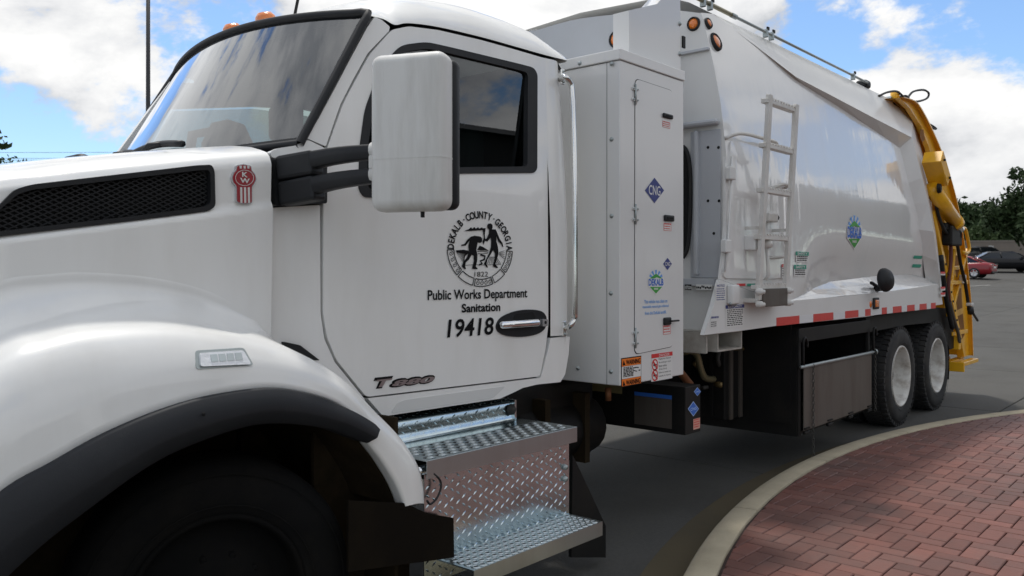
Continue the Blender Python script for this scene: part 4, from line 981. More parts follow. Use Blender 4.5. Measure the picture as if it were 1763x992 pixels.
for x in (SX0 + .01, SX1 + .004): m_ = MB(); m_.lathe([(0, .02), (.016, .018), (.022, 0), (.022, -.05)], (x, YS + .05, SZ - .05), (1 if x > 3 else -1, 0, 0), CHROME, 10); part(m_, 'bolt', parent=step)
for z in (.56, .62): m_ = MB(); m_.lathe([(0, .018), (.012, .016), (.016, 0)], (SX1 - .06, YS + .034, z), (0, -1, 0), GALV, 8); part(m_, 'bolt', parent=step)
m_ = MB(); m_.tube(cr_smooth(V3([(746, 815), (757, 826), (759, 840), (752, 858), (741, 868), (735, 862)], YS - .0), 4), .005, BLK, 6); part(m_, 'cable_loop', parent=step)
m_ = MB(); LZ = onY(960, 890, 2.655).z; LX0, LX1 = SX0 + .1, SX1 - .03; m_.box(LX0, LX1, 2.44, 2.654, LZ - .006, LZ, BRUSH); m_.box(LX0, LX1, 2.437, 2.44, LZ - .07, LZ, BRUSH); part(m_, 'lower_tread', parent=step)
m_ = MB()
for i in range(22):
    for j in range(5):
        x = LX0 + .04 + (LX1 - LX0 - .08) * i / 21; y = 2.465 + j * .042; m_.lathe([(.011, 0), (.013, .004), (.02, .0055), (.024, 0)], (x, y, LZ - .0005), (0, 0, 1), BRUSH, 8); m_.lathe([(0, .0006), (.012, .0006)], (x, y, LZ), (0, 0, 1), pit, 8)
tag(part(m_, 'lower_grip_holes', parent=step), kind='stuff')
m_ = MB(); m_.sheet(px([(986, 783), (1043, 905), (1043, 960), (984, 960)], 2.69), 2.69, FRAMEB, thick=.02); part(m_, 'side_fairing', 'black flap behind the steps')
m_ = MB(); m_.sheet(px([(600, 862), (700, 867), (735, 884), (781, 892), (782, 960), (600, 985)], 2.60), 2.60, BROWNFLAP, thick=.012); part(m_, 'front_mud_flap')
# ------------------------------------------------------------------ tall cabinet behind the cab
YB = 2.74
CX0, CX1, CZ0, CZ1 = onY(1067.3, 400, YB).x, onY(1177, 400, YB).x, onY(1067, 665, YB).z, onY(1068, 103.5, YB).z
m_ = MB(); m_.box(CX0, CX1, YB, 3.75, CZ0, CZ1, CABW, .006, 2); cab_ = part(m_, 'cabinet')
ch = onY(1068, 84, YB).z
m_ = MB(); m_.box(CX0 - .012, CX1 + .008, YB - .008, 3.76, CZ1 + .002, ch, CABW, .005, 2); part(m_, 'cabinet_cap', parent=cab_)
m_ = MB()
for u, v, X in [(998, 109, CX0 - .012), (1053, 110, CX0 - .012), (1053, 240, CX0), (1053, 372, CX0), (1052, 505, CX0), (995, 634, CX0), (1052, 640, CX0)]:
    p = onX(u, v, X); m_ = MB(); m_.lathe([(0, .008), (.009, .007), (.010, .003), (.014, .002), (.014, 0)], p, (-1, 0, 0), GALV, 8); part(m_, 'cabinet_bolt', parent=cab_)
m_ = MB(); m_.box(CX0 - .0015, CX0, YB + .09, YB + .092, CZ0, CZ1, GAP); part(m_, 'panel_seam', parent=cab_)
TY = 2.80; m_ = MB(); m_.sheet(px([(1083, 96), (1083, 18), (1131, 7), (1150, -14), (1171, -12), (1172, 130)], TY), TY, CABW, thick=.115); tw = part(m_, 'vent_tower', parent=cab_)
m_ = MB()
for u, v in ((1170, 41), (1170, 93)): p = onY(u, v, TY); m_ = MB(); m_.lathe([(0, .012), (.012, .01), (.013, .003), (.018, 0)], p, (0, -1, 0), GALV, 8); part(m_, 'tower_bolt', parent=cab_)
m_ = MB(); m_.sheet(px([(1173.5, 62), (1178, 64), (1178, 84), (1173.5, 82)], TY), TY, FRAMEB, thick=.01, off=-.01)
part(m_, 'tower_catch', parent=cab_)
DOc = rounded(px([(1092.5, 134.5), (1158.5, 156.5), (1159, 597), (1091.5, 611)], YB), .045, 5)
m_ = MB(); m_.sheet(DOc, YB, GAP, thick=.001, off=-.0012); part(m_, 'door_gap', parent=cab_)
m_ = MB(); cxm = sum(p[0] for p in DOc) / len(DOc); czm = sum(p[1] for p in DOc) / len(DOc)
m_.sheet([(cxm + (p[0] - cxm) * .984, czm + (p[1] - czm) * .9955) for p in DOc], YB, CABW, thick=.003, off=-.0045); part(m_, 'access_door', parent=cab_)
for v in (163, 369, 582):
    m_ = MB(); p = onY(1092.5, v, YB)
    m_.tube([(p.x, YB - .008, p.z - .06), (p.x, YB - .008, p.z + .06)], .006, GALV, 8)
    for dz in (-.032, .032):
        m_.box(p.x - .03, p.x + .03, YB - .0075, YB - .0035, p.z + dz - .008, p.z + dz + .008, CABW)
        for dx in (-.022, .022): m_.lathe([(0, .007), (.005, .006), (.006, 0)], (p.x + dx, YB - .0075, p.z + dz), (0, -1, 0), GALV, 8)
    part(m_, 'hinge', parent=cab_)
for u, v in ((1147, 200.5), (1149, 376)):
    a, b, c, d = bx(u - 8, v - 6, u + 8, v + 6, YB); m_ = MB(); m_.box(a, b, YB - .02, YB - .004, c, d, BLK, .007, 3); m_.box(a + .02, b - .02, YB - .0225, YB - .0195, c + .012, d - .012, GAP); part(m_, 'latch', parent=cab_)
a, b, c, d = bx(1140, 547, 1152, 559, YB); m_ = MB(); m_.box(a, b, YB - .02, YB - .004, c, d, BLK, .008, 3); m_.box(b - .02, b + .075, YB - .035, YB - .018, c + .018, d - .018, BLK, .006, 2); part(m_, 'latch', 'open black latch with its handle out', cab_)
YD = YB - .0048
def poly_px(m_, q, Yf, mt, off): m_.sheet(px(q, Yf), Yf, mt, thick=0, off=off)
def fill_text(m_, st, u0, v0, u1, v1, Yf, mt, off, **kw):
    a = onY(u0, v0, Yf); b = onY(u1, v1, Yf); m_.text(st, a.x, b.x, a.z, b.z, Yf, mt, off=off, **kw)
def diamond(cu, cv, w, h, st, mt, parent, border=False, tm=PAPER, name='cng_sticker', Yf=YD, sk=0.):
    m_ = MB(); 
    if border: poly_px(m_, [(cu - w, cv), (cu, cv - h), (cu + w, cv), (cu, cv + h)], Yf, tm, -.001); w *= .9; h *= .9
    poly_px(m_, [(cu - w, cv), (cu, cv - h), (cu + w, cv), (cu, cv + h)], Yf, mt, -.0016)
    fill_text(m_, st, cu - w * .6, cv + h * .32, cu + w * .6, cv - h * .32, Yf, tm, .0024, bold=.01); return part(m_, name, parent=parent)
diamond(1126.5, 328, 16.5, 22, 'CNG', NAVY, cab_); diamond(1149, 454.5, 7.5, 10.5, 'CNG', NAVY, cab_)
def hill_logo(cu, cv, w, h, Yf, parent, off=.0):
    m_ = MB(); X = lambda x: cu + x * w; Y = lambda y: cv + y * h
    P_ = lambda q, mt, k: poly_px(m_, [(X(x), Y(y)) for x, y in q], Yf, mt, -off - k)
    P_([(-.98, -.28), (0, -1.0), (.98, -.28), (.98, .33), (0, 1.0), (-.98, .33)], PAPER, .0010)
    n = 5
    for i in range(n):
        a0 = R(200 + 140 * i / (n - 1) - 9); a1 = a0 + R(18)
        P_([(.42 * math.cos(a0), -.25 + .30 * math.sin(a0)), (.42 * math.cos(a1), -.25 + .30 * math.sin(a1)), (.80 * math.cos(a1), -.25 + .66 * math.sin(a1)), (.80 * math.cos(a0), -.25 + .66 * math.sin(a0))], SKYB, .0016)
    P_([(-.80, -.24), (-.45, -.38), (-.2, -.52), (0, -.6), (.25, -.5), (.5, -.36), (.80, -.24), (.45, -.25), (.1, -.33), (-.25, -.24)], GREEN, .0020)
    P_([(-.74, .40), (.74, .40), (0, .92)], GREEN, .0016)
    fill_text(m_, 'DEKALB', X(-.88), Y(.32), X(.88), Y(-.22), Yf, BLUE, off + .0024, bold=.03)
    for k in range(4): P_([(-.24 + k * .13, .48), (-.16 + k * .13, .48), (-.16 + k * .13, .62), (-.24 + k * .13, .62)], PAPER, .0022)
    return part(m_, 'logo_sticker', parent=parent)
hill_logo(1129, 485, 14.5, 22.5, YD, cab_)
m_ = MB()
for st, v0, v1, u0, u1 in (('This vehicle runs clean on', 522.5, 515.5, 1109, 1148.5), ('renewable natural gas collected', 532, 524.5, 1106, 1151), ('from the DeKalb landfill.', 542, 535, 1110, 1147)): fill_text(m_, st, u0, v0 + .4, u1, v1 - .6, YD, SKYB, .0016, bold=.012)
part(m_, 'gas_notice', parent=cab_)
def small_label(name, u0, v0, u1, v1, Yf, parent, head, hv, body=PAPER, lines=4, hmat=None, ink_=INK, border=None, text=None, seed=1, slope=0., off=.0):
    """printed sticker: header bar with wording, and rows of fine print"""
    rnd = random.Random(seed); a, b, c, d = bx(u0, v0, u1, v1, Yf); m_ = MB()
    w, h = b - a, d - c; F = Yf if callable(Yf) else (lambda X, Z: Yf)
    def rc(x0, x1, z0, z1, mt, o): m_.sheet([(a + x0 * w, c + z0 * h), (a + x1 * w, c + z0 * h), (a + x1 * w, c + z1 * h), (a + x0 * w, c + z1 * h)], Yf, mt, thick=0, off=-off - o)
    rc(0, 1, 0, 1, border or body, .0008)
    if border: rc(.05, .95, .05, .95, body, .0012)
    if hmat: rc(.0, 1, 1 - hv, 1, hmat, .0016)
    if text: m_.text(text, a + .12 * w, a + .88 * w, c + (1 - hv * .82) * h, c + (1 - hv * .18) * h, Yf, ink_ if hmat is None else (PAPER if hmat in (RED, TEAL, NAVY) else INK), off=off + .0022, bold=.02)
    for k in range(lines):
        z1 = 1 - hv - .05 - (1 - hv - .1) * k / lines; z0 = z1 - (1 - hv - .1) / lines * .45; x = .08
        while x < .86:
            q = x + rnd.uniform(.05, .16); rc(x, min(q, .92), z0, z1, ink_, .0014); x = q + .03
    return part(m_, name, parent=parent), (a, b, c, d)
for u, v in ((1147, 215), (1149, 391), (1148, 568)): small_label('red_label', u - 6.5, v - 7, u + 6.5, v + 7, YD, cab_, None, .0, lines=3, ink_=RED, border=RED, seed=v)
a, b, c, d = bx(1069, 617, 1103.5, 661, YB); m_ = MB(); w, h = b - a, d - c
m_.rect(a, b, c, d, YB - .0012, INK); m_.rect(a + .006, b - .006, d - h * .29, d - .006, YB - .0026, ORANGE); m_.rect(a + .006, b - .006, c + .006, c + h * .27, YB - .0026, ORANGE); m_.rect(a + .006, b - .006, c + h * .28, d - h * .30, YB - .0026, PAPER)
for z in (d - h * .25, c + h * .05):
    m_.text('WARNING', a + w * .22, b - .014, z, z + h * .17, YB, INK, off=.005, bold=.03); m_.sheet([(a + .012, z), (a + w * .19, z), (a + w * .10, z + h * .17)], YB, INK, thick=0, off=-.005)
rnd = random.Random(4)
for k in range(7):
    z = c + h * (.64 - .05 * k); x = a + .02
    while x < b - .09: q = x + rnd.uniform(.01, .035); m_.rect(x, q, z, z + .006, YB - .004, INK, .0003); x = q + .006
for k in range(6): x = b - .075 + rnd.random() * .05; z = c + h * rnd.uniform(.33, .62); m_.rect(x, x + .018, z, z + .005, YB - .004, INK, .0003)
part(m_, 'warning_sticker', parent=cab_)
a, b, c, d = bx(1121, 610, 1157, 651, YB); w, h = b - a, d - c; m_ = MB(); m_.rect(a, b, c, d, YB - .0012, PAPER); m_.rect(a, b, d - h * .15, d, YB - .0026, RED); m_.text('DANGER', a + w * .35, a + w * .85, d - h * .13, d - h * .03, YB, PAPER, off=.004)
for zc in (c + h * .60, c + h * .22):
    q = [(a + w * .16 + .036 * math.cos(t), zc + .036 * math.sin(t)) for t in [i * math.pi / 10 for i in range(20)]]; q2 = [(a + w * .16 + .027 * math.cos(t), zc + .027 * math.sin(t)) for t in [i * math.pi / 10 for i in range(20)]]
    m_.sheet(q, YB, RED, holes=[q2], thick=0, off=-.003); m_.rect(a + w * .16 - .018, a + w * .16 + .02, zc - .006, zc + .004, YB - .0035, INK, .0005)
    m_.sheet([(a + w * .16 - .03, zc + .022), (a + w * .16 - .022, zc + .03), (a + w * .16 + .03, zc - .022), (a + w * .16 + .022, zc - .03)], YB, RED, thick=0, off=-.0052)
for i, st in enumerate(('Explosion Hazard', 'No smoking or open', 'flame within', '25 feet (7.6 m)', 'Failure to comply may', 'result in injury')): z = d - h * (.26 + .125 * i); m_.text(st, a + w * .34, a + w * (.92 if len(st) > 15 else .72), z, z + h * .075, YB, INK, off=.003)
part(m_, 'danger_sticker', parent=cab_)
# ------------------------------------------------------------------ refuse body
def sst(x, a, b): t = max(0., min(1., (x - a) / (b - a))); return t * t * (3 - 2 * t)
FXF = onY(1250, 330, 2.715).x
def Yb(X, Z):
    q = max(0., Z - 2.25); y = 2.712 + .115 * q + .05 * q * q
    y += .055 * max(0., (X - FXF)) / 5.4 * sst(Z, 1.4, 2.2)
    y += .13 * sst(X, 6.5, 7.6) * (1 - sst(Z, 1.45, 2.0))
    return y
front = [(1207, 22), (1216, 60), (1225, 100), (1233, 140), (1240, 180), (1245, 215), (1248.5, 260), (1250, 330), (1249, 390), (1245, 440), (1240, 481)]
outl = px(front + [(1290, 500), (1362, 517), (1400, 498), (1430, 484.5), (1508, 475), (1572, 473), (1600, 500), (1605, 430), (1590, 360), (1566, 280), (1552, 245), (1450, 178), (1371, 128), (1270, 52), (1227, 24)], Yb)
m_ = MB(); m_.sheet(outl, Yb, GLOSSW, thick=.02, grid=.10); body = part(m_, 'body_shell')
YK = 2.705
m_ = MB(); m_.sheet(px([(1240, 481.5), (1290, 500.5), (1362, 518), (1420, 513), (1490, 506.5), (1560, 498), (1618.5, 489), (1623, 524), (1609, 526), (1490, 545.5), (1337, 561), (1280, 569), (1212, 577), (1228, 528)], YK), YK, FLATW, thick=.03); skirt = part(m_, 'skirt', parent=body)
lu = V3([(1362, 516), (1395, 500), (1430, 484), (1508, 474.5), (1572, 472.5), (1618.5, 487)], Yb); ll = V3([(1362, 518), (1420, 513), (1456, 509), (1505, 505), (1570, 496.5), (1618.5, 489)], YK)
m_ = MB(); m_.grid([[a + Vector((0, .01, .004)) for a in lu], [a.lerp(b, .5) for a, b in zip(lu, ll)], ll], GLOSSW, False); part(m_, 'sloped_ledge', parent=body)
RY, RZ = 3.0, onY(1400, 107, 3.0).z
ru = [1229, 1270, 1300, 1371, 1440, 1510, 1545, 1573]
rt = [Vector((onY(u, 100, RY).x, RY, RZ)) for u in ru]
lo_px = [(1264, 51), (1285, 67), (1310, 86), (1371, 133), (1438, 168), (1506, 204), (1545, 224), (1570, 237)]
lo = [onY(u, v, (lambda X, Z, k=k: Yb(X, Z) - .11 * k)) for (u, v), k in zip(lo_px, [0, .02, .06, .25, .5, .78, .9, 1.0])]
inn = V3([(1266, 53), (1288, 71), (1314, 92), (1378, 142), (1435, 178), (1492, 216), (1525, 238), (1549, 255)], Yb)
m_ = MB(); m_.grid([[a.lerp(b, t) for a, b in zip(rt, lo)] for t in (0, .5, 1)], FLATW, False); m_.grid([lo, inn], FLATW, False)
part(m_, 'top_rail', parent=body)
XE = onY(1623, 510, 2.72).x
ed = [onX(u, v, XE - .02) for u, v in [(1573, 194), (1584, 242), (1593, 287), (1603, 345), (1611, 399), (1619, 470), (1623, 510)]]
ou = [onY(u, v, (lambda X, Z, k=k: Yb(X, Z) - k)) for (u, v), k in zip([(1570, 237), (1580, 274), (1588, 306), (1599, 350), (1607, 399), (1614, 450), (1619, 500)], [.11, .11, .11, .11, .12, .13, .14])]
ib = V3([(1549, 255), (1557, 285), (1564, 315), (1574, 350), (1582, 395), (1588, 440), (1596, 500)], Yb)
m_ = MB(); m_.grid([ed, ou], FLATW, False); m_.grid([ou, ib], FLATW, False); m_.add([rt[-1], ed[0], ou[0], rt[-2]], [(0, 1, 2)], FLATW)
m_.grid([[p for p in ed], [Vector((XE - .02, YM, p.z)) for p in ed]], FLATW, False); part(m_, 'rear_frame', parent=body)
m_ = MB(); m_.sheet(px([(1560, 410), (1598, 405), (1614, 492), (1570, 486)], Yb), lambda X, Z: Yb(X, Z) + .012, FLATW, thick=.004); part(m_, 'corner_filler', parent=body)
m_ = MB(); rows = []
for X in (FXF - .35, FXF, 7, 9, XE - .05): rows.append([Vector((X, RY + .0, RZ - .002)), Vector((X, 3.1, RZ + .04)), Vector((X, 3.35, RZ + .09)), Vector((X, YM, RZ + .12)), Vector((X, 2 * YM - 3.35, RZ + .09)), Vector((X, 2 * YM - 3.1, RZ + .04)), Vector((X, 2 * YM - RY, RZ))])
m_.grid(rows[1:], FLATW); part(m_, 'body_roof', parent=body)
m_ = MB(); m_.box(FXF + .1, XE - .05, 2.97, 2 * YM - 2.9, 1.25, RZ - .12, FLATW); part(m_, 'far_body', parent=body)
# bulkhead at the body front
XBk = FXF + .03
m_ = MB(); bk = [onX(u, v, XBk) for u, v in [(1160, 17), (1208, 23), (1217, 60), (1226, 100), (1234, 140), (1241, 180), (1250, 260), (1250, 390), (1241, 481), (1229, 528), (1216, 574), (1160, 596)]]
m_.add(bk + [Vector((XBk, 4.9, bk[-1].z)), Vector((XBk, 4.9, bk[0].z))], [tuple(range(len(bk) + 2))], FLATW)
blk_ = part(m_, 'bulkhead')
def xbar(u0, v0, u1, v1, dep, mt, r=.004):
    a = onX(u0, v0, XBk); b = onX(u1, v1, XBk); m2 = MB(); m2.box(XBk - dep, XBk - .001, min(a.y, b.y), max(a.y, b.y), min(a.z, b.z), max(a.z, b.z), mt, r); return m2
part(xbar(1165, 98, 1222, 82, .03, GREYP), 'bulkhead_rib', parent=blk_); part(xbar(1165, 225, 1241, 205, .07, GREYP, .02), 'bulkhead_rib', parent=blk_)
part(xbar(1165, 492, 1236, 480, .05, GREYP), 'bulkhead_rib', parent=blk_)
m_ = xbar(1190, 478, 1242, 222, .012, GREYP); part(m_, 'bulkhead_panel', parent=blk_)
m_ = xbar(1199, 474, 1206, 226, .05, GREYP, .012); part(m_, 'bulkhead_rib', parent=blk_)
m_ = MB()
for u, v in ((1219, 254), (1237, 254), (1219, 346), (1238, 346), (1198, 402), (1229, 402)): p = onX(u, v, XBk - .013); m_ = MB(); m_.lathe([(0, .001), (.011, .001)], p, (-1, 0, 0), GAP, 10); part(m_, 'bulkhead_hole', parent=blk_)
m_ = MB(); q = [onX(u, v, XBk - .02) for u, v in [(1176, 252), (1183, 262), (1188, 290), (1189, 345), (1187, 400), (1183, 430), (1176, 444), (1165, 440), (1165, 260)]]; m_.add(q, [tuple(range(len(q)))], GAP)
m_.tube(cr_smooth(q[:7], 4), .014, RUB, 8); part(m_, 'rubber_seal', parent=blk_)
part(xbar(1165, 606, 1216, 575, .0015, FLATW), 'bulkhead_foot', parent=blk_)
for u0, v0, u1, v1 in ((1179, 499, 1190, 490), (1198, 499, 1226, 490)):
    a = onX(u0, v0, XBk - .055); b = onX(u1, v1, XBk - .055); m_ = MB(); m_.box(XBk - .0535, XBk - .052, min(a.y, b.y), max(a.y, b.y), min(a.z, b.z) - .0, max(a.z, b.z), INK if u0 < 1190 else PAPER)
    rnd = random.Random(u0)
    for k in range(9):
        y = max(a.y, b.y) - (k + .5) / 9.5 * abs(a.y - b.y); zz = (a.z + b.z) / 2 + rnd.uniform(-.006, .006); m_.box(XBk - .0545, XBk - .0535, y - .007, y + .003, zz - .008, zz + .006, PAPER if u0 < 1190 else INK)
    part(m_, 'data_plate', parent=blk_)
# headboard over the cab
XH = 4.98
m_ = MB(); hp = [onX(u, v, XH) for u, v in [(1080, 22), (1067, 24.5), (1026, 28.5), (980, 36), (920, 53)]]; hp = cr_smooth(hp + [mir(p) for p in hp[::-1] if p.y < YM - .05], 3)
m_.grid([hp, [p + Vector((XBk - XH, 0, .02)) for p in hp]], FLATW); m_.add(hp + [Vector((XH, hp[-1].y, 2.3)), Vector((XH, hp[0].y, 2.3))], [tuple(range(len(hp) + 2))], GREYP)
hb = part(m_, 'headboard', parent=body)
def lamp(p, ax, r_, parent, sx=1.):
    m2 = MB(); m2.lathe([(r_ * .76, .012), (r_ * .86, .02), (r_, .012), (r_ * 1.03, 0), (r_ * 1.03, -.02)], p, ax, RUB, 20); o = part(m2, 'lamp_bezel', parent=parent)
    m2 = MB(); m2.lathe([(0, .024), (r_ * .4, .022), (r_ * .68, .014), (r_ * .78, .005)], p, ax, AMBER, 20); part(m2, 'amber_lamp', parent=parent)
lamp(onX(1062, 68, XH), (-1, 0, 0), .062, body)
lamp(onX(1194.5, 41.5, XBk), (-1, 0, 0), .05, blk_)
for u, v, r_ in ((1218, 41, .042), (1231.5, 72.5, .068)):
    p = onY(u, v, Yb); lamp(p + Vector((0, -.002, 0)), (0, -1, .32), r_, body)
# conduit along the roof edge
def rl(X, dy=-.02, dz=.045): return Vector((X, RY + dy, RZ + dz))
m_ = MB(); xb = onY(1262, 45, RY - .02).x; m_.tube([rl(FXF - .75), rl(xb)], .017, BRONZE, 8); cd = part(m_, 'conduit', 'bronze coloured first length of conduit', body)
m_ = MB(); m_.tube([rl(xb), rl(onY(1490, 150, RY).x)], .012, GALV, 8); m_.tube([rl(xb - .03), rl(xb + .05)], .02, GALV, 8); part(m_, 'conduit', parent=body)
for u in (1206, 1218, 1314, 1324, 1465):
    X = onY(u, 60, RY).x; m_ = MB(); m_.box(X - .014, X + .014, RY - .04, RY + .0, RZ + .0, RZ + .066, GALV, .004); m_.box(X - .005, X + .03, RY - .042, RY - .03, RZ + .06, RZ + .085, FRAMEB); part(m_, 'conduit_clip', parent=body)
X = onY(1493, 155, RY).x; m_ = MB(); m_.box(X - .07, X + .08, RY - .02, RY + .1, RZ + .0, RZ + .085, BLK, .03, 3); part(m_, 'roof_camera', parent=body)
# access door in the body side
m_ = MB(); m_.sheet(rounded(px([(1254, 242), (1348, 250), (1352, 478), (1318, 480.5), (1242, 479)], Yb), .06, 4), Yb, GLOSSW, thick=.012, off=-.013, grid=.1); bd = part(m_, 'body_door', parent=body)
m_ = MB(); m_.tube([onY(1256, 270, Yb) + Vector((0, -.02, 0)), onY(1253, 340, Yb) + Vector((0, -.02, 0)), onY(1248, 430, Yb) + Vector((0, -.02, 0)), onY(1243, 468, Yb) + Vector((0, -.02, 0))], .008, FLATW, 6); part(m_, 'hinge_rod', parent=body)
for u, v in ((1251, 299), (1243, 424)):
    p = onY(u, v, Yb); m_ = MB(); m_.box(p.x - .035, p.x + .045, p.y - .05, p.y - .005, p.z - .045, p.z + .045, FLATW, .008); part(m_, 'hinge', parent=body)
for pts in ([(1262, 237), (1268, 231), (1285, 231), (1305, 236), (1335, 245), (1349, 250)], [(1337, 326), (1346, 318), (1356, 319), (1366, 322)], [(1337, 444), (1352, 441), (1357, 430), (1359, 400)]):
    m_ = MB(); pp = V3(pts, lambda X, Z: Yb(X, Z) - .07); pp[0].y += .06; pp[-1].y += .06; m_.tube(cr_smooth(pp, 4), .013, LADD, 8); part(m_, 'grab_rail', parent=body)
p = onY(1288, 420, Yb); m_ = MB(); m_.box(p.x - .09, p.x + .05, p.y - .10, p.y - .006, p.z - .05, p.z + .06, FLATW, .012); m_.lathe([(0, .05), (.03, .045), (.035, 0)], p + Vector((.09, -.09, .0)), (0, -1, 0), LADD, 10); m_.tube([p + Vector((.09, -.1, 0)), p + Vector((.12, -.1, -.22)), p + Vector((.11, -.08, -.26))], .014, LADD, 8); part(m_, 'door_latch', parent=body)
p = onY(1333, 374, lambda X, Z: Yb(X, Z) - .08); m_ = MB(); m_.box(p.x - .08, p.x + .08, p.y, p.y + .07, p.z - .035, p.z + .03, LADD, .01); m_.lathe([(0, .01), (.022, .01), (.024, 0)], (p.x + .08, p.y + .02, p.z), (1, 0, 0), BLK, 8); part(m_, 'door_catch', parent=body)
# ladder
LXa, LXb = onY(1325, 165, 2.52).x, onY(1370.5, 185, 2.52).x
ladder = link('ladder', None, truck, Matrix.Translation((LXa, 2.6, 1.4)))
zt_, zb_ = onY(1325, 163, 2.52).z, onY(1310, 502, 2.60).z
ly = lambda z: 2.60 - .08 * (z - zb_) / (zt_ - zb_)
for X in (LXa, LXb):
    m_ = MB(); m_.obox((X, ly(zb_ - .06), zb_ - .06), (X, ly(zt_), zt_), .052, .032, LADD, up=(0, 1, 0), r=.004); part(m_, 'rail', parent=ladder)
for v in (177, 252, 328, 408, 494):
    z = onY(1322, v, 2.56).z; m_ = MB(); y = ly(z) + .004
    m_.box(LXa - .04, LXb + .005, y - .012, y + .04, z - .018, z + .014, LADD, .004)
    for k in range(9): x = LXa + .04 + (LXb - LXa - .08) * k / 8; m_.box(x - .010, x + .010, y - .016, y + .04, z + .012, z + .024, LADD)
    part(m_, 'rung', parent=ladder)
m_ = MB(); z = zb_; m_.box(LXa + .02, LXb - .02, 2.575, 2.60, z - .11, z + .02, GRIM, .004)
for X in (LXa - .03, LXb): 
    for dz in (.0, -.09): m_.lathe([(0, .03), (.014, .028), (.016, .01), (.024, .008), (.024, -.03)], (X, 2.57, z + dz), (0, -1, 0), LADD, 10)
m_.box(LXa - .03, LXb + .02, 2.60, 2.71, z - .08, z - .05, LADD, .005); part(m_, 'ladder_foot', parent=ladder)
for z in (zb_ + .45,):
    for X in (LXa, LXb): 
        m_ = MB(); m_.obox((X, ly(z), z), (X, Yb(X, z) + .01, z), .018, .022, LADD); part(m_, 'ladder_bracket', parent=ladder)
# reflective tape, lamps and stickers on the body
rt_px = [(652, 760, 300, 293, 330), (827, 921, 283, 276, 313), (978, 1040, 267, 260, 296), (1073, 1098, 257, 254, 282), (1152, 1175, 247, 245, 272), (1204, 1245, 241, 236, 265), (1272, 1307, 233, 228, 256), (1331, 1364, 225, 221, 248), (1385, 1407, 218, 215, 240)]
prev = None
for (x0, x1, t0, t1, b0) in rt_px:
    U = lambda x: 1100 + x / 2.755; Vv = lambda y: 440 + y / 2.755
    a = onY(U(x0), Vv((t0 + b0) / 2), YK); b = onY(U(x1), Vv((t1 + b0) / 2), YK); zc = onY(U(x0), Vv(t0), YK).z; hz = .032
    zc = onY(U(652), Vv(315), YK).z
    m_ = MB(); m_.box(a.x, b.x, YK - .002, YK - .0003, zc - hz, zc + hz, REDR); part(m_, 'red_reflector', parent=skirt)
    if prev is not None: m_ = MB(); m_.box(prev + .008, a.x - .008, YK - .002, YK - .0003, zc - hz, zc + hz, WTAPE); part(m_, 'white_reflector', parent=skirt)
    prev = b.x
p = onY(1506.5, 522.5, YK); m_ = MB(); m_.box(p.x - .075, p.x + .075, YK - .018, YK - .0005, p.z - .055, p.z + .055, RUB, .015, 3); part(m_, 'lamp_bezel', parent=skirt)
m_ = MB(); m_.box(p.x - .045, p.x + .045, YK - .026, YK - .012, p.z - .035, p.z + .035, AMBER, .01, 3); part(m_, 'amber_lamp', parent=skirt)
p = onY(1499, 524, YK); m_ = MB(); m_.lathe([(0, .008), (.03, .006), (.034, 0)], (p.x, YK, p.z), (0, -1, 0), AMBER, 14); part(m_, 'amber_reflector', parent=skirt)
p = onY(1525, 482, 2.55); m_ = MB(); m_.lathe([(0, .055), (.06, .05), (.095, .03), (.112, 0), (.112, -.02), (.09, -.03), (0, -.03)], p, (-.25, -1, .1), BLK, 22); rm = part(m_, 'round_mirror', 'black round wide angle mirror seen from behind', body)
m_ = MB(); m_.tube(V3([(1500, 487), (1510, 493), (1517, 494)], 2.72) + [p + Vector((-.03, .02, -.05))], .017, BLK, 6); m_.box(*[c for c in (onY(1510, 496, 2.72).x - .05, onY(1510, 496, 2.72).x + .05, 2.68, 2.74)], onY(1510, 496, 2.72).z - .03, onY(1510, 496, 2.72).z + .02, BLK, .01); part(m_, 'mirror_stalk', parent=rm)
hill_logo(1470, 399, 13.5, 31, Yb, body, off=.004)
Y_ = lambda X, Z: Yb(X, Z) - .002
small_label('safety_sticker', 1369, 433, 1391, 452, Y_, body, None, .36, hmat=TEAL, text='SAFETY', lines=3, ink_=INK, seed=11, off=.003)
small_label('safety_sticker', 1366, 456, 1387, 476, Y_, body, None, .36, hmat=TEAL, text='SAFETY', lines=3, ink_=INK, seed=12, off=.003)
small_label('danger_sticker', 1342, 455, 1356, 479, Y_, body, None, .22, hmat=RED, text='DANGER', lines=4, ink_=INK, seed=13, off=.016)
for u0, v0, u1, v1 in ((1573, 440, 1586, 446), (1571, 455, 1584, 461)): small_label('green_label', u0, v0, u1, v1, Y_, body, None, 1., hmat=TEAL, lines=0, seed=3, off=.003)
Yk2 = YK - .001
small_label('data_sticker', 1232, 489, 1249, 520, Yk2, skirt, None, .2, text='NOTICE', ink_=NAVY, lines=6, seed=21)
p = onY(1256, 505, YK); m_ = MB(); m_.box(p.x - .045, p.x + .06, YK - .05, YK - .001, p.z - .075, p.z + .06, FLATW, .012, 3); m_.tube([(p.x - .05, YK - .03, p.z - .07), (p.x + .03, YK - .03, p.z - .08)], .01, GALV, 6); part(m_, 'document_box', parent=skirt)
small_label('red_label', 1268, 488.5, 1283, 492.5, Yk2, skirt, None, 1., hmat=RED, lines=0); small_label('green_label', 1286, 488.5, 1301, 492.5, Yk2, skirt, None, 1., hmat=TEAL, lines=0)
small_label('capacity_sticker', 1249, 526, 1281, 562, Yk2, skirt, None, .15, hmat=NAVY, text='BODY CAPACITY', lines=9, seed=31)
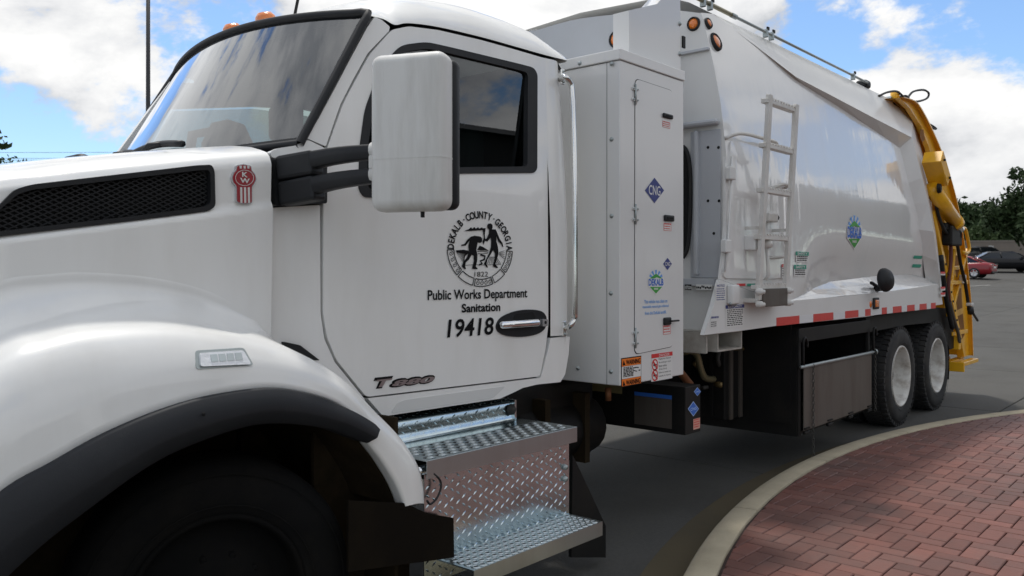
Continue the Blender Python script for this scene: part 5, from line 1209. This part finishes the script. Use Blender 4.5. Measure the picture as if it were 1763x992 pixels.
small_label('maker_sticker', 1223, 545, 1238, 552, Yk2, skirt, None, .0, body=FLATW, lines=1, ink_=NAVY, seed=8); small_label('fine_print', 1223, 554, 1234, 564, Yk2, skirt, None, .0, body=FLATW, lines=3, ink_=INK, seed=9)
for k, v in enumerate((471, 497, 507)):
    small_label('red_label', 1616, v - 3, 1624, v + 3, 2.70, body, None, .4, lines=1, ink_=RED, hmat=RED, seed=40 + k, off=.02)
# square tube under the skirt
a, b, c, d = bx(1232, 572, 1274, 600, YB); ext = mat('cream_steel', (.42, .40, .36), .55, dirt=(.12, .08, .05), dirt_amt=.6, dirt_scale=5)
m_ = MB(); m_.box(a, b, YB - .015, 3.5, d - .012, d, ext); m_.box(a, b, YB - .015, 3.5, c, c + .012, ext); m_.box(a, a + .012, YB - .015, 3.5, c + .012, d - .012, ext); m_.box(b - .012, b, YB - .015, 3.5, c + .012, d - .012, ext); m_.box(a - .13, a - .115, YB + .0, 3.5, c, d, ext); m_.box(a - .115, a, YB + .1, 3.5, c, c + .01, ext); m_.box(a, b, YB + .35, YB + .36, c, d, GRIM)
part(m_, 'support_tube')
# ------------------------------------------------------------------ chassis, boxes under the body
YT_ = 2.74
tbx = lambda u, v: onY(u, v, YT_)
TX0, TX1 = tbx(1373, 650).x, tbx(1496, 650).x; TZt, TZb = tbx(1373, 566).z, tbx(1373, 752).z
m_ = MB()
m_.box(TX0, TX1, YT_ + .03, 4.3, TZb, TZb + .02, FRAMEB); m_.box(TX0, TX1, 3.5, 4.3, TZb, TZt, FRAMEB); m_.box(TX0 - .012, TX0, YT_, 4.3, TZb, TZt + .0, FRAMEB); m_.box(TX1, TX1 + .012, YT_, 4.3, TZb, TZt, FRAMEB)
m_.box(TX0, TX1, YT_, 3.5, TZt - .02, TZt, FRAMEB)
tb = part(m_, 'tool_box')
hdr = tbx(1376, 590).z
m_ = MB(); m_.box(TX0 + .001, TX1 - .001, YT_ - .012, YT_ + .02, hdr, TZt, FRAMEB, .004); m_.box(TX0 + .001, TX0 + .05, YT_ - .01, YT_ + .02, TZb, hdr, FRAMEB, .004); m_.box(TX1 - .05, TX1 - .001, YT_ - .01, YT_ + .02, TZb, hdr, FRAMEB, .004); part(m_, 'box_frame', parent=tb)
lz1 = tbx(1376, 633).z; lz0 = tbx(1377, 748).z + .03
m_ = MB(); m_.box(TX0 + .052, TX1 - .03, YT_ - .035, YT_ - .022, lz0, lz1, GRIM, .004); lid = part(m_, 'drop_panel', 'grimy tin drop panel', tb)
m_ = MB(); m_.tube([(TX0 - .03, YT_ - .04, lz1 + .01), (TX1 + .04, YT_ - .04, lz1 + .01)], .014, GALV, 8); m_.lathe([(0, .03), (.03, .03), (.03, 0)], (TX1 + .02, YT_ - .04, lz1 + .01), (1, 0, 0), GALV, 8); part(m_, 'panel_rod', parent=tb)
for X in (TX0 + .02, TX1 + .01): m_ = MB(); m_.tube(cr_smooth([(X, YT_ - .04, lz1 - .0), (X, YT_ - .04, lz1 + .2), (X + .04, YT_ - .04, lz1 + .24), (X + .08, YT_ - .04, lz1 + .2), (X + .08, YT_ - .04, lz1 + .16)], 3), .011, FRAMEB, 6); part(m_, 'panel_hook', parent=tb)
for k in range(4): x = TX0 + .1 + k * (TX1 - TX0 - .2) / 3; m_ = MB(); m_.box(x - .05, x + .05, YT_ - .045, YT_ - .02, lz0 - .03, lz0 - .005, FRAMEB, .005); m_.box(x - .05, x + .05, YT_ - .045, YT_ - .033, lz0 + .012, lz0 + .025, FRAMEB); part(m_, 'panel_hinge', parent=tb)
def chain(x, y, z1, z0):
    m2 = MB(); k = 0; z = z1
    while z > z0:
        w = .010; q = [(w * math.cos(t), .019 * math.sin(t)) for t in [i * math.pi / 4 for i in range(9)]]
        m2.tube([(x + (a if k % 2 else 0), y + (0 if k % 2 else a), z + b) for a, b in q], .0033, mat('dark_steel_chain', (.07, .068, .062), .5, metal=.6), 4, False); z -= .030; k += 1
    return part(m2, 'chain', parent=tb)
chain(TX0 + .20, YT_ - .05, lz1, .04); chain(TX1 + .03, YT_ - .05, lz1, .30)
FB0 = onY(1206, 700, 3.6).x
m_ = MB(); m_.box(TX0 - .35, TX0 - .012, 3.2, 4.6, .42, 1.22, FRAMEB, .01); m_.box(TX0 - .03, TX0 - .0125, 2.78, 4.6, .40, 1.2, FRAMEB); part(m_, 'tank_cover')
for k in range(3): m_ = MB(); m_.box(TX0 - .37, TX0 - .351, 3.3 + k * .42, 3.33 + k * .42, .45, 1.0, FRAMEB); part(m_, 'cover_rib')
# small black box with blue diamonds
a, b, c, d = bx(1180, 667, 1206, 745, 2.76); CB0, CB1 = a, b
m_ = MB(); m_.box(CB0, CB1, 2.76, 3.62, c + .01, d, FRAMEB, .004); fb = part(m_, 'fuel_box')
c0, d0 = c, d
m_ = MB(); m_.box(CB0 - .0015, CB0 - .0004, 2.86, 3.15, c + .04, c + .24, GRIM); m_.box(CB0 - .0025, CB0 - .0015, 2.86, 3.15, c + .235, c + .26, BLUE); m_.box(CB0 - .002, CB0 - .0004, 3.25, 3.55, d - .09, d - .02, mat('yellowed_label', (.2, .16, .07), .7)); part(m_, 'box_label', parent=fb)
diamond(1193.5, 704, 9.5, 13, 'CNG', BLUE, fb, border=True, tm=mat('pale_blue_print', (.45, .6, .85), .5), Yf=2.758); diamond(1200.5, 674.5, 6, 7.5, 'CNG', BLUE, fb, border=True, tm=MATS['pale_blue_print'], Yf=2.758)
small_label('red_label', 1193.5, 722, 1205, 737, 2.758, fb, None, .0, lines=4, ink_=RED, body=mat('pink_label', (.65, .35, .28), .6), seed=77)
for y in (3.50, 2 * YM - 3.58): m_ = MB(); m_.box(.75, 11.0, y, y + .08, .76, 1.04, FRAMEB, .01); part(m_, 'chassis_rail')
for X in (2.9, 4.5, 6.0, 8.6): m_ = MB(); m_.box(X, X + .12, 3.58, 2 * YM - 3.58, .8, 1.0, FRAMEB); part(m_, 'cross_member')
m_ = MB(); m_.tube([(2.0, YM, .78), (9.3, YM, .58)], .07, FRAMEB, 10); m_.box(2.4, 3.6, 3.72, 4.2, .5, 1.0, LINER, .06, 3); part(m_, 'drive_shaft')
m_ = MB(); m_.lathe([(0, 0), (.16, 0), (.19, .03), (.19, .8), (.16, .83), (0, .83)], (3.75, 3.35, .62), (1, 0, 0), FRAMEB, 18); m_.box(3.9, 3.95, 3.15, 3.56, .42, .86, LINER); m_.box(4.3, 4.35, 3.15, 3.56, .42, .86, LINER); part(m_, 'air_tank')
m_ = MB(); m_.tube(cr_smooth(V3([(1178, 606), (1190, 604), (1200, 612), (1206, 634), (1213, 650), (1225, 653), (1240, 651)], 3.3), 4), .028, BRONZE, 8); part(m_, 'hose')
m_ = MB(); m_.tube(cr_smooth(V3([(1170, 640), (1182, 655), (1188, 662)], 3.1), 4), .03, mat('copper_pipe', (.25, .11, .05), .5, metal=.5), 8); part(m_, 'pipe'); m_ = MB(); m_.tube(V3([(1215, 652), (1270, 645)], 3.4), .02, GALV, 8); part(m_, 'hose')
HOSE = mat('grey_rubber_hose', (.045, .043, .04), .6); BRASS = mat('dull_brass', (.22, .16, .07), .45, metal=.6)
for k, pts in enumerate(([(1196, 592), (1215, 588), (1240, 596), (1262, 600), (1300, 600)], [(1240, 600), (1236, 620), (1246, 640), (1262, 648)], [(1262, 602), (1270, 625), (1262, 650)], [(1210, 668), (1235, 664), (1258, 672), (1280, 662)], [(1195, 625), (1210, 640), (1232, 636), (1250, 622)])):
    m_ = MB(); m_.tube(cr_smooth(V3(pts, 3.2 + .05 * k), 4), .018, HOSE if k % 2 else BRASS, 8); part(m_, 'hose')
for u, v in ((1262, 650), (1300, 601), (1252, 624), (1240, 662)):
    p = onY(u, v, 3.25); m_ = MB(); m_.lathe([(0, .03), (.028, .028), (.034, .0), (.024, -.05), (0, -.05)], p, (0, -1, 0), BRASS, 8); part(m_, 'fitting')
for k in range(2): X = TX0 - .28 + k * .17; m_ = MB(); m_.box(X, X + .05, 3.185, 3.2, .42, 1.22, GRIM); part(m_, 'tank_strap')
rnd = random.Random(9)
for k in range(7):
    u = 1240 + rnd.uniform(-15, 60); v = 600 + rnd.uniform(0, 60); p = onY(u, v, 3.35 + rnd.uniform(0, .25)); m_ = MB()
    m_.tube(cr_smooth([p, p + Vector((rnd.uniform(-.1, .1), .02, -.15)), p + Vector((rnd.uniform(-.1, .2), .05, -.3))], 4), .012, GRIM, 6); m_.box(p.x - .04, p.x + .04, p.y - .03, p.y + .03, p.z - .03, p.z + .04, GRIM, .008); part(m_, 'valve')
m_ = MB(); m_.tube(cr_smooth(V3([(965, 705), (958, 690), (950, 700), (955, 715), (968, 708), (978, 694)], 3.3), 4), .007, RED, 5); part(m_, 'hose'); 
m_ = MB(); m_.tube(cr_smooth(V3([(950, 718), (965, 700), (980, 682), (990, 672)], 3.4), 4), .012, BRONZE, 6); part(m_, 'hose'); m_ = MB(); m_.tube(V3([(1047, 668), (1047, 690)], 3.0), .02, MATS['copper_pipe'], 8); part(m_, 'pipe')
m_ = MB(); m_.box(3.3, 4.55, 3.25, 4.7, .42, .95, FRAMEB, .05, 3); m_.box(4.6, 6.2, 3.55, 4.8, .50, .95, FRAMEB, .04, 3); part(m_, 'underbody_shade_blocks')  # plain blocks added to darken the space under the truck
for k in range(10):
    p = Vector((3.55 + rnd.uniform(0, .8), 3.3 + rnd.uniform(0, .3), .55 + rnd.uniform(0, .4))); m_ = MB(); m_.box(p.x - .06, p.x + .06, p.y - .05, p.y + .05, p.z - .05, p.z + .06, LINER if k % 2 else FRAMEB, .015); m_.tube([p, p + Vector((rnd.uniform(-.2, .2), .1, rnd.uniform(-.2, .3)))], .012, GRIM, 6); part(m_, 'valve')
# ------------------------------------------------------------------ wheels
def wheel_meshes(dish):
    t = MB(); prof = [(.30, .03), (.325, .004), (.345, -.003), (.40, -.012), (.45, -.008), (.49, .008), (.512, .034), (.52, .06), (.52, .225), (.512, .25), (.49, .275), (.30, .275)]
    t.lathe(prof, (0, 0, 0), (0, 1, 0), RUB, 56)
    for j in range(3): t.lathe([(.518, .085 + j * .05), (.505, .09 + j * .05), (.505, .1 + j * .05), (.518, .105 + j * .05)], (0, 0, 0), (0, 1, 0), GAP, 40)
    for k in range(48 if dish else 0):
        a = k * math.pi / 24; M = Matrix.Rotation(a, 4, 'Y')
        for y0, y1 in ((.012, .075), (.21, .27)): t.box(-.021, .021, y0, y1, .497, .531, RUB, M=M)
        t.box(-.018, .018, .09, .14, .5, .5285, RUB, M=M @ Matrix.Rotation(.06, 4, 'Y')); t.box(-.018, .018, .15, .2, .5, .5285, RUB, M=M)
    for r0 in (.355, .47): t.lathe([(r0, -.0145), (r0 + .003, -.0165), (r0 + .006, -.0145)], (0, 0, 0), (0, 1, 0), RUB, 48)
    r_ = MB()
    if dish: r_.lathe([(.326, .014), (.322, -.004), (.31, -.006), (.30, .004), (.292, .03), (.285, .05), (.285, .10), (.275, .115), (.272, .20), (.24, .215), (.19, .22), (.0, .22)], (0, 0, 0), (0, 1, 0), RIMW, 48)
    else: r_.lathe([(.326, .014), (.322, -.004), (.31, -.006), (.30, .004), (.29, .05), (.28, .09), (.22, .07), (.16, .02), (.12, .0), (0, .0)], (0, 0, 0), (0, 1, 0), RIMW, 40)
    h = MB(); y0 = .22 if dish else .0
    h.lathe([(0, y0 - .12), (.08, y0 - .115), (.095, y0 - .10), (.10, y0 - .01), (.12, y0)], (0, 0, 0), (0, 1, 0), FRAMEB if dish else CHROME, 20)
    n = MB(); yy = .217 if dish else .05; n.lathe([(0, -.03), (.012, -.03), (.016, -.02), (.017, 0)], (.165, yy, 0), (0, 1, 0), GALV, 6)
    return t, r_, h, n
NUT = {}
def nuts(root, M, dish, k0):
    for k in range(k0, 10):
        d = NUT[dish].copy(); COL.objects.link(d); d.parent = root; d.matrix_basis = Matrix.Rotation(k * math.pi / 5, 4, 'Y'); WM[d.name] = M
def wheel(X, Y, dish=True, src=None, rot=0., near=False):
    M = Matrix.Translation((X, Y, .525)) @ Matrix.Rotation(rot, 4, 'Y')
    if src is None:
        t, r_, h, n = wheel_meshes(dish); root = t.build('wheel', truck); 
        # meshes are built round the hub: move the objects there
        root.matrix_basis = WM[truck.name].inverted() @ M; WM[root.name] = M
        for q, nm in ((r_, 'rim'), (h, 'hub')): q.build(nm, root, M)
        NUT[dish] = n.build('lug_nut', root, M); nuts(root, M, dish, 1)
        return root
    root = src.copy(); COL.objects.link(root); root.matrix_basis = WM[truck.name].inverted() @ M; WM[root.name] = M
    for c in src.children:
        if c.name.startswith('lug'): continue
        d = c.copy(); COL.objects.link(d); d.parent = root; WM[d.name] = M
    if near: nuts(root, M, dish, 0)
    return root
WY = 2.775; hx1, hx2 = onY(1552, 655, WY).x, onY(1614, 636, WY).x
w0 = wheel(hx1, WY); w1 = wheel(hx2, WY, src=w0, rot=.3, near=True)
for X in (hx1, hx2): wheel(X, WY + .33, src=w0, rot=.1)
for X in (hx1, hx2):
    M = Matrix.Translation((X, 2 * YM - WY, .525)) @ Matrix.Rotation(math.pi, 4, 'Z'); r_ = w0.copy(); COL.objects.link(r_); r_.matrix_basis = WM[truck.name].inverted() @ M; WM[r_.name] = M
    for c in [q for q in w0.children if not q.name.startswith('lug')]: d = c.copy(); COL.objects.link(d); d.parent = r_; WM[d.name] = M
    m_ = MB(); m_.tube([(X, WY + .3, .525), (X, 2 * YM - WY - .3, .525)], .08, FRAMEB, 10); m_.box(X - .2, X + .2, YM - .2, YM + .2, .33, .72, FRAMEB, .08, 3); part(m_, 'axle')
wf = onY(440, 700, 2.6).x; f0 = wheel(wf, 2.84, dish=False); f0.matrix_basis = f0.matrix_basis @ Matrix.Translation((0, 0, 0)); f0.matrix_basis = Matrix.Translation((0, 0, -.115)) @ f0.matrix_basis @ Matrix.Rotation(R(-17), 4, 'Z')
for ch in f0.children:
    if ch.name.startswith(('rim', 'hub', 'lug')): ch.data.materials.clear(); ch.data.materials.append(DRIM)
f0.data.materials.clear(); f0.data.materials.append(mat('shaded_front_tyre_rubber', (.006, .006, .0062), .85, spec=.15, var=.3, vscale=7, dirt=(.016, .014, .011), dirt_amt=.5, dirt_scale=5))  # darker copy of the tyre rubber, with the arch shade in its colour
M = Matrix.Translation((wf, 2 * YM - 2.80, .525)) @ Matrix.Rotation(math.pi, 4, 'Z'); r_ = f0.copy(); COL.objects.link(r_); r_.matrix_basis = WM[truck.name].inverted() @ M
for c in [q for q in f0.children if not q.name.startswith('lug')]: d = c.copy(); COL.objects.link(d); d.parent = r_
m_ = MB(); m_.sheet(px([(1490, 547), (1609, 529), (1630, 531), (1641, 560), (1645, 598), (1636, 602), (1618, 570), (1600, 556), (1560, 560), (1497, 572)], 2.80), 2.80, FRAMEB, thick=.9); part(m_, 'wheel_arch')
m_ = MB(); m_.box(hx2 + .60, hx2 + .615, 2.80, 3.42, .30, .88, BROWNFLAP); part(m_, 'mud_flap')
m_ = MB(); m_.box(8.4, 10.9, 3.35, 3.5, .9, 1.26, FRAMEB); part(m_, 'sub_frame')
# ------------------------------------------------------------------ yellow tailgate
tg = link('tailgate', None, truck, Matrix.Translation((XE, YM, .5)))
YG = 2.84
crv = [(1548, 168), (1562, 172), (1574, 180), (1590, 207), (1602, 232), (1613, 258), (1627, 297), (1638, 335), (1647, 376), (1654, 420), (1661, 470), (1666, 530), (1669, 612)]
cv = cr_smooth(V3(crv, YG), 3)
m_ = MB(); back = [(1655, 616), (1648, 560), (1640, 510), (1634, 440), (1626, 380), (1614, 310), (1600, 256), (1586, 218), (1566, 186)]
m_.sheet([(p.x, p.z) for p in cv] + px(back, YG), YG, YEL, thick=.05); part(m_, 'side_plate', parent=tg)
m_ = MB(); m_.grid([[p + Vector((.0, -.05, 0)) for p in cv], [p + Vector((0, .09, 0)) for p in cv]], YEL); m_.grid([[p + Vector((.0, -.05, 0)) for p in cv], [p + Vector((-.025, -.05, -.01)) for p in cv]], YEL); part(m_, 'curved_flange', parent=tg)
m_ = MB(); m_.grid([[p + Vector((-.03, .09, 0)) for p in cv], [Vector((p.x - .03, 2 * YM - p.y, p.z)) for p in cv]], YEL); part(m_, 'hopper_back', parent=tg)
m_ = MB(); m_.sheet(px([(1548, 200), (1580, 205), (1600, 300), (1622, 400), (1634, 500), (1648, 600), (1640, 602), (1628, 530), (1612, 400), (1592, 290)], YG + .12), YG + .12, YEL, thick=.03); part(m_, 'inner_plate', parent=tg)
def beam(name, u0, v0, u1, v1, Y, w, h, mt=YEL, lab=None):
    m2 = MB(); m2.obox(onY(u0, v0, Y), onY(u1, v1, Y), w, h, mt, up=(0, 1, 0), r=.006); return part(m2, name, lab, tg)
beam('arm', 1604, 365, 1657, 612, YG - .05, .07, .06); beam('arm', 1640, 430, 1630, 545, YG - .04, .06, .07); beam('arm', 1637, 540, 1664, 430, YG - .02, .05, .05); beam('arm', 1612, 395, 1622, 470, YG + .0, .05, .06)
m_ = MB()
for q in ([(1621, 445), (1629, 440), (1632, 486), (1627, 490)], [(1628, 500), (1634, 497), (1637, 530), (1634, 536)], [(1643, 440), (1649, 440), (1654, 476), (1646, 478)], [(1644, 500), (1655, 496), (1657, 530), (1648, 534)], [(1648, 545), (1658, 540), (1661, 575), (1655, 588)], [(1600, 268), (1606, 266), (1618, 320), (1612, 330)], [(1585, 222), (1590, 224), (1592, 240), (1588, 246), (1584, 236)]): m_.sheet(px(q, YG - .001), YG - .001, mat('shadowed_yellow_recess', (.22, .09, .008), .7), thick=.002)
tag(part(m_, 'slot_shadow_sheets', parent=tg), kind='stuff')  # flat dark sheets: the shadow of open slots put in as colour
beam('cross_brace', 1628, 487, 1664, 486, YG - .05, .05, .045); beam('cross_brace', 1640, 462, 1655, 460, YG - .03, .05, .05); beam('cross_brace', 1637, 575, 1663, 570, YG - .03, .05, .05)
p0, p1 = onY(1605, 325, 2.70), onY(1647, 386, 2.70); m_ = MB(); m_.tube([p0, p0.lerp(p1, .96)], .085, YEL, 18); m_.tube([p0.lerp(p1, .9), p0.lerp(p1, .98)], .095, YEL, 18); m_.lathe([(0, .03), (.05, .03), (.06, 0)], p0 + Vector((0, -.06, .0)), (0, -1, 0), FRAMEB, 12); part(m_, 'hydraulic_cylinder', parent=tg)
m_ = MB(); m_.tube([p0.lerp(p1, .97), p0.lerp(p1, 1.16)], .05, CHROME, 12); a, b, c, d = bx(1633, 388, 1651, 424, 2.72); m_.box(a, b, 2.68, 2.80, c, d, FRAMEB, .02); m_.box(a - .1, b + .06, 2.72, 2.78, d - .06, d + .03, FRAMEB, .02); part(m_, 'cylinder_clevis', parent=tg)
bq = onY(1612, 292, 2.66); ax_ = (onY(1640, 385, 2.66) - onY(1604, 265, 2.66)).normalized(); m_ = MB(); m_.obox(bq - ax_ * .20, bq + ax_ * .19, .17, .20, YEL, up=(0, 1, 0), r=.006); bxp = part(m_, 'valve_box', parent=tg)
m_ = MB(); 
for s in (-1, 1): m_ = MB(); m_.lathe([(0, .02), (.012, .02), (.014, 0)], bq + ax_ * (.14 * s) + Vector((.02, -.10, 0)), (0, -1, 0), FRAMEB, 8); part(m_, 'box_bolt', parent=tg)
for pts, r_, mt in (([(1637, 420), (1637, 450), (1633, 490), (1634, 520)], .022, mat('red_brown_hose', (.10, .018, .012), .6)), ([(1648, 420), (1654, 455), (1662, 490), (1668, 530)], .022, BLK), ([(1620, 440), (1624, 480), (1632, 530), (1640, 565)], .03, BLK), ([(1608, 335), (1616, 372), (1628, 400), (1636, 404)], .02, BLK), ([(1634, 516), (1641, 545), (1650, 575), (1652, 590)], .022, GRIM)):
    m_ = MB(); m_.tube(cr_smooth(V3(pts, YG - .10), 4), r_, mt, 8); part(m_, 'hydraulic_hose', parent=tg)
m_ = MB(); m_.tube(V3([(1668, 528), (1683, 552)], YG - .14), .016, BLK, 6); p = onY(1671, 535, YG - .14); m_.lathe([(0, .04), (.04, .04), (.04, -.04), (0, -.04)], p, (.5, 0, -.8), BLK, 10); m_.box(p.x - .03, p.x + .09, p.y - .02, p.y + .05, p.z + .06, p.z + .10, LADD, .01); part(m_, 'control_lever', parent=tg)
m_ = MB(); p = onY(1661, 480, YG - .1); m_.box(p.x - .03, p.x + .09, p.y, p.y + .06, p.z - .06, p.z + .05, LADD, .01); part(m_, 'lamp_bracket', parent=tg)
m_ = MB(); m_.tube(cr_smooth(V3([(1657, 396), (1660, 393), (1663, 398), (1668, 422), (1668, 432), (1664, 436), (1658, 434)], YG - .12), 4), .022, YEL, 8); part(m_, 'grab_loop', parent=tg)
m_ = MB(); q = onY(1651, 400, 2.7); m_.box(q.x - .03, q.x + .06, 2.68, 2.74, q.z - .08, q.z + .12, mat('dark_red_paint', (.16, .012, .015), .5), .01); part(m_, 'red_clamp', parent=tg)
a = onY(1655, 632, 2.72); sx1 = onY(1682, 618, 2.72).x
for k in range(4): m_ = MB(); m_.box(a.x, sx1, 2.70 + k * .17, 2.80 + k * .17, a.z - .0, a.z + .05, YEL, .01); part(m_, 'step_slat', parent=tg)
m_ = MB(); m_.box(a.x - .03, a.x, 2.68, 3.4, a.z - .06, a.z + .06, YEL, .008); part(m_, 'step_frame', parent=tg)
m_ = MB(); p = onY(1648, 585, YG - .05); m_.box(p.x - .12, p.x - .02, YG - .1, YG + .1, p.z - .12, p.z + .06, YEL, .01); part(m_, 'lock_bracket', parent=tg)
m_ = MB(); a, b, c, d = bx(1527, 166, 1560, 186, 3.1); m_.box(a, b, 3.05, 3.35, c, d, BRUSH, .02); part(m_, 'hinge_cover', parent=tg)
m_ = MB(); p = onY(1541, 170, 3.04); m_.tube([p + Vector((0, 0, -.03)), p + Vector((0, 0, .08))], .05, YEL, 10); part(m_, 'hinge_lug', parent=tg)
for pts in ([(1512, 166), (1528, 159), (1545, 158), (1560, 169), (1572, 158), (1590, 155), (1599, 161), (1595, 170), (1578, 175), (1560, 173), (1535, 172)], [(1538, 178), (1555, 192), (1572, 207), (1584, 213), (1600, 214), (1612, 222), (1600, 219), (1584, 211)]):
    m_ = MB(); m_.tube(cr_smooth(V3(pts, 2.98), 5), .013, BLK, 6); part(m_, 'loose_cable', parent=tg)
m_ = MB(); p = onY(1558, 172, 3.0); m_.box(p.x - .06, p.x + .06, 2.96, 3.06, p.z - .13, p.z + .05, BLK, .02); part(m_, 'cable_clamp', parent=tg)
for k in range(9):
    p = onY(1628 + 3.2 * k, 455 + 16 * k, YG - .09); m_ = MB(); m_.lathe([(0, .012), (.014, .01), (.016, 0)], p, (0, -1, 0), FRAMEB, 6); part(m_, 'rivet', parent=tg)
